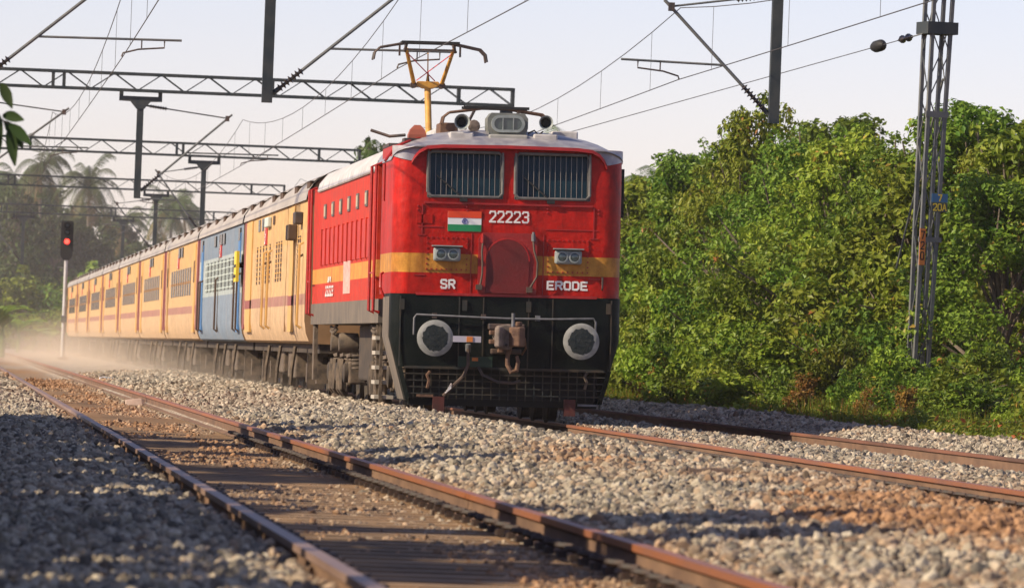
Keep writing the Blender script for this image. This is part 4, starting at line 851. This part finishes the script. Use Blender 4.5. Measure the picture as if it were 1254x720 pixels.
# ---------------------------------------------------------------- lattice mast by the thicket
ma = thing('lattice_mast', 'grey steel lattice mast rising from the bushes with number plates', 'mast', (15.98, 105, 0), rz=.25)
def leg_at(s1, s2, z): 
    w_ = .11+.055*z/7; return (s1*w_+.022*z, s2*w_*1.1, z)
for s1 in (-1, 1):
    for s2 in (-1, 1): MB().bar(leg_at(s1,s2,-.8), leg_at(s1,s2,8.45), .06, .06).build('leg', M_['galv'], ma)
zz = np.linspace(.2, 7.6, 11)
for i in range(10):
    s = 1 if i % 2 else -1
    for s2 in (-1, 1): MB().bar(leg_at(-s,s2*1.08,zz[i]), leg_at(s,s2*1.08,zz[i+1]), .016).build('lacing_bar', M_['galv'], ma)
    for s1 in (-1, 1): MB().bar(leg_at(s1*1.08,-s,zz[i]), leg_at(s1*1.08,s,zz[i+1]), .016).build('lacing_bar', M_['galv'], ma)
for z, h_ in ((6.42,.2),(5.05,.1),(3.0,.08)):
    c_ = leg_at(0,0,z); MB().box(c_[0]-.27,c_[0]+.27,-.25,.25,z,z+h_).build('collar', M_['steel'], ma) if h_ > .15 else MB().box(c_[0]-.2,c_[0]+.2,-.21,-.17,z,z+h_).build('cross_plate', M_['galv'], ma)
pm = lambda y: (lambda p, k=0: (p.x, y-k, p.y))
p1 = MB().box(.06,.34,-.235,-.22,3.66,3.80).build('number_plate', M_['signblue'], ma, label='blue plate with yellow 7'); word('7', .17, 3.68, .10, .1, .06, .022, pm(-.238)).build('numeral', M_['signyel'], p1)
p2 = MB().box(.06,.34,-.235,-.22,3.50,3.655).build('number_plate', mat('plate_dark', (.04,.05,.05), .6), ma, label='plate with yellow 20A'); word('20A', .085, 3.525, .105, .085, .06, .018, pm(-.238)).build('numeral', M_['signyel'], p2)
p3 = MB().box(-.12,-.02,-.215,-.20,2.62,3.22).build('number_strip', M_['orange'], ma, label='orange strip with black 7 2 0 painted downwards')
for q, c_ in enumerate('720'): word(c_, -.10, 3.05-q*.17, .12, .1, .055, .02, pm(-.218)).build('numeral', M_['blackflat'], p3)
st_ = MB().cyl((.3,.05,5.7),(.62,2.5,2.6),.02,6).build('back_stay', M_['galv'], ma)
# anchored wire with insulator and weight
an = thing('anchor_wire', 'slanting wire with black bead and insulator anchored to the lattice mast', 'wire', (0, 0, 0))
A = Vector((15.86,104.9,6.42)); B = Vector((12.2,124,5.32)); d = (B-A).normalized()
MB().cyl(A+d*.6, B, .008, 5).build('wire', M_['wire'], an); MB().cyl(B, Vector((12.1,166,5.5)), .008, 5).build('wire', M_['wire'], an)
MB().cyl(A, A+d*.6, .012, 5).build('tie_rod', M_['galv'], an); insulator(an, A+d*.55, A+d*1.15, .07, 2)
MB().lathe(A+d*1.95, d, [(0,.03),(.05,.07),(.13,.10),(.38,.10),(.5,.07),(.56,.03)],14).build('bead', M_['blackflat'], an)
# ---------------------------------------------------------------- signal
sg = thing('railway_signal', 'tall signal post showing a red light beside the train', 'signal', (4.66, 250, 0))
MB().cyl((0,0,-.3),(0,0,3.95),.085,12,.07).build('post', M_['post'], sg)
MB().box(-.2,.2,-.2,.2,-.3,.15).build('base', M_['concrete'], sg); MB().box(-.11,.11,-.13,.1,1.5,1.75).build('cable_box', M_['galv'], sg)
hd = MB().loft([[(x,y,z) for x,z in ((-.22,4.05),(-.24,4.2),(-.24,5.35),(-.2,5.42),(.2,5.42),(.24,5.35),(.24,4.2),(.22,4.05),(.1,3.9),(-.1,3.9))] for y in (-.12,.05)], True, True, False).build('signal_head', M_['blackflat'], sg)
for z in (4.62, 4.98, 5.24):
    MB().lathe((0,-.12,z),(0,-1,0),[(0,.13),(.25,.14),(.25,.13),(.0,.12)],14).build('lamp_hood', M_['blackflat'], hd)
    MB().lathe((0,-.14,z),(0,-1,0),[(0,.1),(.03,.09),(.05,.02)],14).build('lamp_lens', emat('signal_red_lit', (1,.03,.02), 6) if z == 4.62 else M_['lens'], hd)
MB().box(-.3,.3,.1,.5,3.6,3.65).build('platform', M_['galv'], sg)
# ================================================================ VEGETATION
def leaves(C, Rd, n, size, rng, asp=.55, droop=.0):
    """n leaves spread through the given clumps (centres C, radii Rd) -> verts, quads, var"""
    C = np.asarray(C, float); Rd = np.asarray(Rd, float); pr = Rd**2/np.sum(Rd**2); k = rng.choice(len(C), n, p=pr)
    d = rng.normal(size=(n, 3)); d /= np.linalg.norm(d, axis=1, keepdims=True)
    r = rng.uniform(.05, 1, n)**.45; pos = C[k]+d*(r*Rd[k])[:, None]*np.array([1,1,.8])
    nrm = d*.7+rng.normal(size=(n, 3))*.6+np.array([0,0,.5]); nrm /= np.linalg.norm(nrm, axis=1, keepdims=True)
    t = rng.normal(size=(n, 3))+np.array([0,0,-droop]); t -= nrm*np.sum(t*nrm, 1, keepdims=True); t /= np.linalg.norm(t, axis=1, keepdims=True); b_ = np.cross(nrm, t)
    L_ = (size*rng.uniform(.55, 1.5, n))[:, None]; W_ = L_*asp*.5
    V = np.stack([pos-t*L_*.5, pos+b_*W_+nrm*L_*.06, pos+t*L_*.5-nrm*L_*.08, pos-b_*W_+nrm*L_*.06], 1).reshape(-1, 3)
    Fq = np.arange(4*n).reshape(-1, 4); clv = rng.uniform(0, 1, len(C)); var = np.clip(.45*clv[k]+.55*rng.uniform(0, 1, n), 0, 1)
    return V, Fq, var
def leaf_mesh(name, V, Fq, var, m):
    me = np_mesh(name, V, Fq, m); a = me.attributes.new('var', 'FLOAT', 'FACE'); a.data.foreach_set('value', var.astype(np.float32)); return me
def crown_clumps(rng, h0, h1, rad_, n, rc, lean=(0,0), shape=1.0):
    C = []; Rr_ = []
    for i in range(n):
        u = rng.uniform(0, 1)**.85; z = h0+(h1-h0)*u; a = rng.uniform(0, 2*PI)
        env = rad_*(math.sin(min(1, .22+u*1.0*shape)*PI)**.6 if u > .05 else .8); env = max(env, rad_*.28)
        r = env*rng.uniform(.25, 1)**.6; q = rc*rng.uniform(.45, 1.3)*(1-.35*u)
        C.append((r*math.cos(a)+lean[0]*u, r*math.sin(a)+lean[1]*u, z)); Rr_.append(q)
        for j in range(2 if rng.uniform() < .6 else 0):      # loose sprigs reaching out of the clump
            v = rng.normal(size=3); v[2] = abs(v[2])*1.2; v /= np.linalg.norm(v); p = np.array(C[-1-j])+v*q*1.25; C.append(tuple(p)); Rr_.append(q*rng.uniform(.28,.45))
    return C, Rr_
def woody(C, H, rng, r0=.09, base=-.5, every=2):
    m = MB(); top = Vector((rng.normal(0, .2), rng.normal(0, .2), H*.75)); pts = [Vector((0,0,base))]
    for i in range(1, 6): pts.append(Vector((rng.normal(0, .08), rng.normal(0, .08), base+(H*.75-base)*i/5))+top*Vector((i/5,i/5,0)).x*0)
    m.tube(pts, [r0*(1-.15*i) for i in range(6)], 7)
    for c in C[::every]:
        c = Vector(c); s = pts[min(5, max(1, int((c.z*.6-base)/(H*.75-base)*5)))]; mid = s.lerp(c, .5)+Vector((rng.normal(0,.12), rng.normal(0,.12), .15))
        m.tube([s, mid, c], [r0*.4, r0*.25, r0*.1], 5)
    return m
def tree_proto(seed, H, rad_, nl, size, m, ncl=58, rc=.62, h0=.7, r0=.09, shape=1.0):
    rng = np.random.default_rng(seed); C, Rr_ = crown_clumps(rng, h0, H-.3, rad_, ncl, rc, shape=shape)
    return leaf_mesh('crown', *leaves(C, Rr_, nl, size, rng), m), woody(C, H, rng, r0).mesh('trunk', M_['bark'])
def plant(name, proto, label, cat, x, y, z, s, group, rz=None, parts=('trunk','crown')):
    o = thing(name, label, cat, (x, y, z), R.uniform(0, 2*PI) if rz is None else rz, group, s)
    ob(parts[0], proto[1], o); ob(parts[1], proto[0], o); return o
TP = [tree_proto(40+i, 5.2, 2.5, (21000,14000,24000,21000)[i], (.105,.14,.088,.10)[i], (LEAF,LEAFY,LEAF,LEAFY)[i], rc=(.62,.55,.7,.58)[i], r0=.11) for i in range(4)]
LT = ['mid-green tree','large-leaved light green tree','fine-leaved dark green tree','yellow-green tree']
#TL = tree_proto(60, 6.8, 1.6, 16000, .10, LEAFY, 64, .5, .8, shape=.85)         # slim light-green tree that stands above the others
BP = [tree_proto(80+i, 1.9, 1.15, 7000, .095, [LEAF, LEAFW, LEAFY][i], 26, .42, .1, .03) for i in range(3)]
gz = lambda x, y: float(ground_z(np.array([float(x)]), np.array([float(y)]))[0])
grp = 'trees in the thicket beside the tracks'
y = 106.5; k = 0
while y < 205:
    x = 16.9+R.uniform(-.3, .9); s = R.uniform(.95, 1.15); 
    plant('thicket_tree', TP[k % 4], LT[k % 4]+' in the front row of the thicket', 'tree', x, y, gz(x, y), (s, s, s*R.uniform(.9,1.05)), grp); y += R.uniform(4.6, 6.2); k += 1
y = 104.
while y < 250:
    x = 20.5+R.uniform(-1, 1.5); s = R.uniform(1.15, 1.4); plant('thicket_tree', TP[(k*3+1) % 4], LT[(k*3+1) % 4]+' in the back row of the thicket', 'tree', x, y, gz(x, y), (s, s, s*R.uniform(.9,1.05)), grp); y += R.uniform(6.5, 9); k += 1
plant('slim_tree', TP[3], 'slim pale green tree topping the thicket beside the drop arm', 'tree', 16.2, 130, gz(16.2,130), (.9,.9,1.26), None)
plant('slim_tree', TP[3], 'slim pale green tree topping the thicket behind the lattice mast', 'tree', 18.4, 113, gz(18.4,113), (.75,.75,1.02), None)
for px, d_, s in ((800,168,1.2),(850,150,1.2),(935,136,1.15),(985,126,1.13),(1040,120,1.1),(1188,114,1.2),(1252,110,1.1)):
    x = (px+70.5)*d_/7889; plant('thicket_tree', TP[k % 4], LT[k % 4]+' in the front row of the thicket', 'tree', x, d_, gz(x, d_), s, grp); k += 1
y = 74.; k = 0
while y < 190:
    x = 14.6+R.uniform(-.35, .55)+max(0, (y-90)*.008); s = R.uniform(.75, 1.25)*(.68 if y < 106 else 1)
    plant('roadside_bush', BP[k % 3], ['low dark green bush at the foot of the thicket','low bush with rusty brown leaves at the foot of the thicket','low yellowish bush at the foot of the thicket'][k % 3], 'bush', x, y, gz(x, y), (s, s, s*R.uniform(.7,1.25)), 'bushes along the foot of the thicket', parts=('stem','foliage')); y += R.uniform(1.5, 2.6); k += 1
for i, y in enumerate((96,98.5,101,103.4,105.6,108,110.5)):
    x = 15.6+R.uniform(-.3,.9); s = R.uniform(.75,1.0); plant('roadside_bush', BP[i % 3], 'bush crowding the foot of the lattice mast', 'bush', x, y, gz(x, y), s, 'bushes at the mast foot', parts=('stem','foliage'))
RB = tree_proto(95, 1.5, .7, 1800, .085, LEAFR, 18, .3, .1, .02)
for px, d_, s in ((768,150,.7),(836,126,.8),(880,133,1.3),(912,114,.55),(1018,103,.6),(1105,97,.5),(1150,93,.55)):
    x = (px+70.5)*d_/7889-.35; plant('rusty_bush', RB, 'dry rust-brown bush among the green at the thicket foot', 'bush', x, d_, gz(x, d_), s, 'dry bushes along the thicket', parts=('stem','foliage'))
# weeds and dry leaves creeping onto the ballast
rng = np.random.default_rng(5); n = 1500
wy = rng.uniform(66, 185, n); wx = 13.55+np.clip((wy-90)*.012, -.15, 1.2)+rng.exponential(.45, n)-.25*np.clip((92-wy)/20, 0, 1)*3
C = np.stack([wx, wy, ground_z(wx, wy)+.08], -1); V, Fq, var = leaves(C, rng.uniform(.1, .3, n), 42000, .085, rng, .4)
V[:, 2] = np.maximum(V[:, 2], ground_z(V[:, 0], V[:, 1])-.02)
tag(ob('weeds', leaf_mesh('weeds', V, Fq, np.clip(var*1.15, 0, 1), LEAFW)), 'ragged green and rusty weeds creeping onto the ballast edge', 'weeds', kind='stuff')
n = 9000; gy = rng.uniform(66, 185, n); gx = 13.5+np.clip((gy-90)*.012, -.2, 1.2)+rng.exponential(.5, n); zz = ground_z(gx, gy); hh = rng.uniform(.12, .45, n); a = rng.uniform(0, 2*PI, n); lx, ly = rng.normal(0,.12,n), rng.normal(0,.12,n); ww = .008
V = np.stack([np.stack([gx-ww*np.cos(a), gy-ww*np.sin(a), zz-.03], -1), np.stack([gx+ww*np.cos(a), gy+ww*np.sin(a), zz-.03], -1), np.stack([gx+lx+.002, gy+ly, zz+hh], -1), np.stack([gx+lx-.002, gy+ly, zz+hh], -1)], 1).reshape(-1, 3)
tag(ob('grass', leaf_mesh('grass', V, np.arange(4*n).reshape(-1, 4), rng.uniform(.3, 1, n), LEAFW)), 'thin dry grass blades among the weeds by the thicket', 'grass', kind='stuff')

# far broadleaf trees and palms behind the tail of the train
FP = [tree_proto(100+i, 11.5, 4.6, 9000, .36, LEAFD, 60, 1.25, 1.0, .22) for i in range(3)]
def palm_proto(seed, H):
    rng = np.random.default_rng(seed); m = MB(); cx = rng.normal(0, .5)
    pts = [(cx*(i/6)**2*1.5, 0, -.6+(H+.6)*i/6) for i in range(7)]; m.tube(pts, [.24-.02*i for i in range(7)], 8); top = Vector(pts[-1]); V = []; var = []
    for k in range(30):
        az = 2*PI*k*.382+rng.uniform(-.2,.2); el = rng.uniform(-.55, 1.25); Ln = rng.uniform(3.2, 4.4); p = top.copy(); d = Vector((math.cos(az)*math.cos(el), math.sin(az)*math.cos(el), math.sin(el))); v0 = rng.uniform(0,.6) if el > -.2 else rng.uniform(.7,1)
        ns = 15
        for i in range(ns):
            q = p+d*Ln/ns; side = d.cross(Vector((0,0,1))).normalized(); ll = 1.0*math.sin(PI*(.12+.86*(i+.5)/ns))**.7
            for s in (-1, 1):
                for h_ in (0, .5):
                    b0 = p.lerp(q, h_); b1 = p.lerp(q, h_+.34); tip = b0+side*s*ll*.75+d*ll*.45+Vector((0,0,-ll*.5+rng.normal(0,.08)))
                    V += [b0, b1, tip+d*.02, tip]; var.append(min(1, v0+rng.uniform(0,.3)))
            p = q; d = (d+Vector((0,0,-.085-.02*i*.5))).normalized()
    V = np.array([tuple(v) for v in V]); return leaf_mesh('fronds', V, np.arange(len(V)).reshape(-1, 4), np.array(var), PALM), m.mesh('trunk', M_['palmtrunk'])
PP = [palm_proto(200+i, 13) for i in range(3)]
def at(px, d): return (px+70.5)*d/7889.
def palm(px, d, H, label, k, w_=.74):
    x = at(px, d); plant('coconut_palm', PP[k % 3], label, 'palm', x, d, -.7, (w_, w_, H/13), 'coconut palms behind the train', parts=('trunk','fronds'))
palm(44, 452, 13.6, 'tallest hazy coconut palm over the signal, left one of the pair', 0); palm(30, 470, 12.6, 'hazy coconut palm crowding the tallest palm', 1); palm(102, 450, 12.4, 'slender coconut palm just beyond the red signal', 2)
palm(128, 490, 10.5, 'low hazy coconut palm behind the last coaches', 1); palm(205, 470, 11.2, 'hazy coconut palm behind the far gantry arms', 0); palm(232, 480, 11.6, 'hazy coconut palm above the middle coaches', 1); palm(275, 500, 9.8, 'small hazy coconut palm peeping above the coach roofs', 2)
palm(484, 258, 8.9, 'coconut palm top left of the cab roof horns', 1, .42); palm(684, 230, 8.6, 'coconut palm top peeping beside the right horn', 0); palm(806, 275, 8.9, 'coconut palm above the thicket beside the cab corner', 2)
k = 0
for px, d, s in ((-8,455,1.05),(14,440,1.0),(28,462,1.05),(50,480,1.1),(60,446,.85),(75,500,1.05),(88,448,.8),(95,470,.95),(118,450,.8),(140,490,.92),(160,460,.74),(185,500,.86),(205,455,.72),(228,500,.82),(250,465,.70),(272,490,.66),(300,480,.62),(330,500,.6),(360,490,.5)):
    plant('far_tree', FP[k % 3], 'hazy dark tree in the belt behind the tail of the train', 'tree', at(px, d), d, -.7, (s, s, s*1.0), 'trees behind the tail of the train'); k += 1
plant('far_tree', FP[1], 'broad tree top showing between gantry end and locomotive roof', 'tree', at(452, 262), 262, -.7, (.5,.5,.86), None)
for px, d, s in ((775,190,.52),(800,215,.58),(835,240,.62)): plant('far_tree', FP[k % 3], 'rounded tree behind the thicket next to the cab side', 'tree', at(px, d), d, -.6, (s,s,s), 'trees behind the thicket'); k += 1
# understorey filling the foot of the far belt
for i in range(22):
    px = -12+i*15; d = 432+R.uniform(-6, 14); s = R.uniform(2.2, 3.2)
    plant('undergrowth_bush', BP[i % 3], 'hazy undergrowth bush below the far trees', 'bush', at(px, d), d, -.75, (s*1.3, s, s), 'undergrowth below the far trees', parts=('stem','foliage'))
# banana plants
def banana(seed):
    rng = np.random.default_rng(seed); V = []; var = []; m = MB().tube([(0,0,-.5),(0,0,.9),(.05,0,1.6)],[.14,.12,.08],8)
    for k in range(9):
        az = 2*PI*k*.382+rng.uniform(-.2,.2); p = Vector((0,0,1.5)); d = Vector((math.cos(az)*.45, math.sin(az)*.45, 1)).normalized(); Ln = rng.uniform(1.6,2.3); prev = None; v0 = rng.uniform(0,.9)
        for i in range(10):
            w_ = .30*math.sin(PI*min(1,(.08+i/10)))**.6*(i > 1)+.02; side = d.cross(Vector((0,0,1))).normalized()
            cur = (p-side*w_+Vector((0,0,.06)), p.copy(), p+side*w_+Vector((0,0,.06)))
            if prev: 
                V += [prev[0], prev[1], cur[1], cur[0], prev[1], prev[2], cur[2], cur[1]]; var += [v0, v0]
            prev = cur; p = p+d*Ln/9; d = (d+Vector((math.cos(az)*.1, math.sin(az)*.1, -.17))).normalized()
    V = np.array([tuple(v) for v in V]); return leaf_mesh('leaves', V, np.arange(len(V)).reshape(-1, 4), np.array(var), BANANA), m.mesh('stem', BANANA)
BN = [banana(3), banana(4)]
for i, (px, d, s) in enumerate(((3,330,1.1),(22,345,.95),(42,350,.8),(-6,322,1.2),(60,362,.75))):
    plant('banana_plant', BN[i % 2], 'bright green banana plant left of the red signal', 'banana plant', at(px, d), d, -.5, (s,s,s), 'banana plants by the signal', parts=('stem','leaves'))

# trees left of the track, mostly out of the picture, which shade the near ballast
SH = [tree_proto(300+i, 3.7, 1.6, 14000, .18, LEAF, 40, .62, .3, .06) for i in range(2)]
y = 18.5; k = 0
while y < 76:
    x = -2.5+R.uniform(-.3,.2); s = R.uniform(.85,1.0); plant('lineside_shrub', SH[k % 2], 'leafy shrub left of the empty track', 'shrub', x, y, -.45, (s,s,s), 'shrubs left of the empty track', parts=('stem','foliage')); y += R.uniform(1.2,2.0); k += 1
ST = tree_proto(320, 6.5, 1.5, 9000, .19, LEAF, 18, .75, 4.2, .11)
for x, y, s in ((-4.3,29.5,1.0),(-3.9,32.5,1.0),(-4.6,36,.9),(-4.3,49.5,1.0),(-4.0,53,.95),(-4.4,61,.95),(-3.8,66,1.0),(-4.2,70,.95),):
    o = plant('overhanging_tree', ST, 'sparse tree leaning towards the empty track from the left', 'tree', x, y, -.45, (s,s,s), 'trees left of the empty track')
# the leafy twig that hangs into the picture
rng = np.random.default_rng(77); tw = thing('overhanging_branch', 'dark leafy branch tip hanging in at the left edge', 'branch', (0, 40, 0))
MB().tube([(-4.5,0,3.6),(-2.4,0,3.2),(-.8,0,2.75),(.05,0,2.40),(.36,0,2.2)],[.05,.035,.02,.010,.006],6).build('stem', M_['bark'], tw)
for (x, z, ax, az, L_) in ((.36,2.2,.9,-.5,.17),(.33,2.22,.75,-.75,.17),(.36,2.18,.25,-1,.2),(.30,2.2,-.2,-1,.2),(.32,2.25,.9,.15,.14),(.25,2.3,.4,-.9,.17),(.28,2.2,.1,-1,.17),(.30,2.45,.5,-.7,.14),(.22,2.42,-.1,-1,.16)):
    t = Vector((ax, R.uniform(-.3,.3), az)).normalized(); b_ = t.cross(Vector((R.uniform(-.3,.3),1,R.uniform(-.2,.2)))).normalized(); nn = t.cross(b_); m = MB(); p = Vector((x, 0, z))
    rows = []
    for i in range(6):
        u = i/5; w_ = .036*math.sin(PI*min(.97, .06+u*.94))**.8; q = p+t*L_*u-Vector((0,0,.04*u*u)); rows.append([q-b_*w_+nn*.008, q, q+b_*w_+nn*.008])
    m.loft(rows, False, False, True); me = m.mesh('leaf', LEAFD); a_ = me.attributes.new('var', 'FLOAT', 'FACE'); a_.data.foreach_set('value', [.1]*len(me.polygons)); ob('leaf', me, tw)

# ================================================================ SMALL DEBRIS
def scrap(name, label, cat, x, y, dz, L_, W_, H_, m, rz, seed):
    r = random.Random(seed); rings = []
    for i in range(5):
        u = i/4-.5; w_ = W_*(1-abs(u)*1.1)*r.uniform(.7,1.1)+.004; h_ = H_*r.uniform(.6,1.1)
        rings.append([(u*L_, -w_/2+r.uniform(-.01,.01), 0),(u*L_, w_/2, 0),(u*L_, w_*.35, h_),(u*L_, -w_*.3, h_*r.uniform(.7,1))])
    o = MB().loft(rings, True, True, False).build(name, m, None, (x, y, gz(x, y)+dz)); o.rotation_euler.z = rz; tag(o, label, cat)
PLW = mat('plastic_white', (.75,.75,.78), .4, (.6,.6,.62), 20); WOOD = mat('old_wood', (.09,.06,.045), .9, (.16,.1,.07), 12, .4)
def gp(px, py, z=-.05):                          # where a sight line meets the ballast
    v = F+Rr*((px-627)/7889)-Ur*((py-360)/7889); t = (z-CAMH)/v.z; return v.x*t, v.y*t
for px, py, nm, lb, ct, L_, W_, H_, m, rz in ((134,466,'plastic_scrap','white plastic scrap lying across the rail by the dusty ballast','litter',.5,.12,.06,PLW,.5),(172,492,'stone_lump','pale pinkish stone lump against the inner side of the rail','stone',.5,.22,.12,mat('pale_stone',(.45,.32,.25),.9,(.55,.42,.34),9),.2),
        (868,604,'wood_scrap','dark flat wood scrap on the brown ballast between tracks','wood scrap',.30,.09,.05,WOOD,.1),(770,708,'plastic_scrap','crumpled white plastic beside the clips of the near rail','litter',.13,.07,.06,PLW,.4),(414,574,'paper_scrap','small white paper scrap leaning on the inner rail side','litter',.07,.05,.07,PLW,1.2)):
    x, y = gp(px, py, -.12 if nm in ('paper_scrap','stone_lump') else -.02); scrap(nm, lb, ct, x, y, .03, L_, W_, H_, m, rz, int(px))

# ================================================================ AIR
def volume(name, me, dens, col, label, cat, ani=.2):
    m = bpy.data.materials.new(name); m.use_nodes = True; t = m.node_tree; t.nodes.remove(t.nodes['Principled BSDF']); v = t.nodes.new('ShaderNodeVolumePrincipled')
    v.inputs['Color'].default_value = (*col, 1); v.inputs['Density'].default_value = dens; v.inputs['Anisotropy'].default_value = ani
    t.links.new(v.outputs[0], t.nodes['Material Output'].inputs['Volume']); me.materials.clear(); me.materials.append(m); o = ob(name, me); tag(o, label, cat, kind='stuff'); return o
volume('haze', MB().box(-2000,2000,-200,2100,-2.5,17).mesh('haze'), .00014, (.90,.86,.84), 'pale dusty haze filling the air over the line', 'haze')
for lay, (f_, dn) in enumerate(((1.0,.003),(.8,.004),(.6,.0055),(.42,.0075),(.26,.010))):
    rings = []
    for i in range(33):
        u = i/32; y = 90+4*lay+u*(236-8*lay); e = math.sin(PI*min(1, .015+u*.97))**.4; wv = 1+.22*math.sin(i*1.7+lay)+.14*math.sin(i*4.1+lay*2)
        rx = (1.9+3.5*u)*e*wv*f_+.02; rz_ = (1.05+1.75*u)*e*(1+.25*math.sin(i*2.3+1+lay*1.3))*f_+.02; cx = 5.6-1.2*u
        rings.append([(cx-rx*math.cos(2*PI*j/16), y, -.3+rz_*(math.sin(2*PI*j/16) if math.sin(2*PI*j/16) > 0 else .15*math.sin(2*PI*j/16))) for j in range(16)])
    o = volume('dust_cloud', MB().loft(rings, True, True, True).mesh('dust_cloud'), dn, (.94,.82,.67), 'tan dust cloud whirled up along the wheels of the coaches', 'dust cloud', .0); o['group'] = 'dust whirled up by the train'

rings = []
for i in range(21):
    u = i/20; y = 215+u*360; e = math.sin(PI*min(1, .01+u*.98))**.5
    rings.append([(14-45*e*math.cos(2*PI*j/20), y, -.5+(15*e+.05)*(math.sin(2*PI*j/20) if math.sin(2*PI*j/20) > 0 else .05*math.sin(2*PI*j/20))) for j in range(20)])
o = volume('dust_cloud', MB().loft(rings, True, True, True).mesh('dust_cloud'), .00034, (.92,.89,.86), 'thin grey dust hanging before the far trees', 'dust cloud', .0)
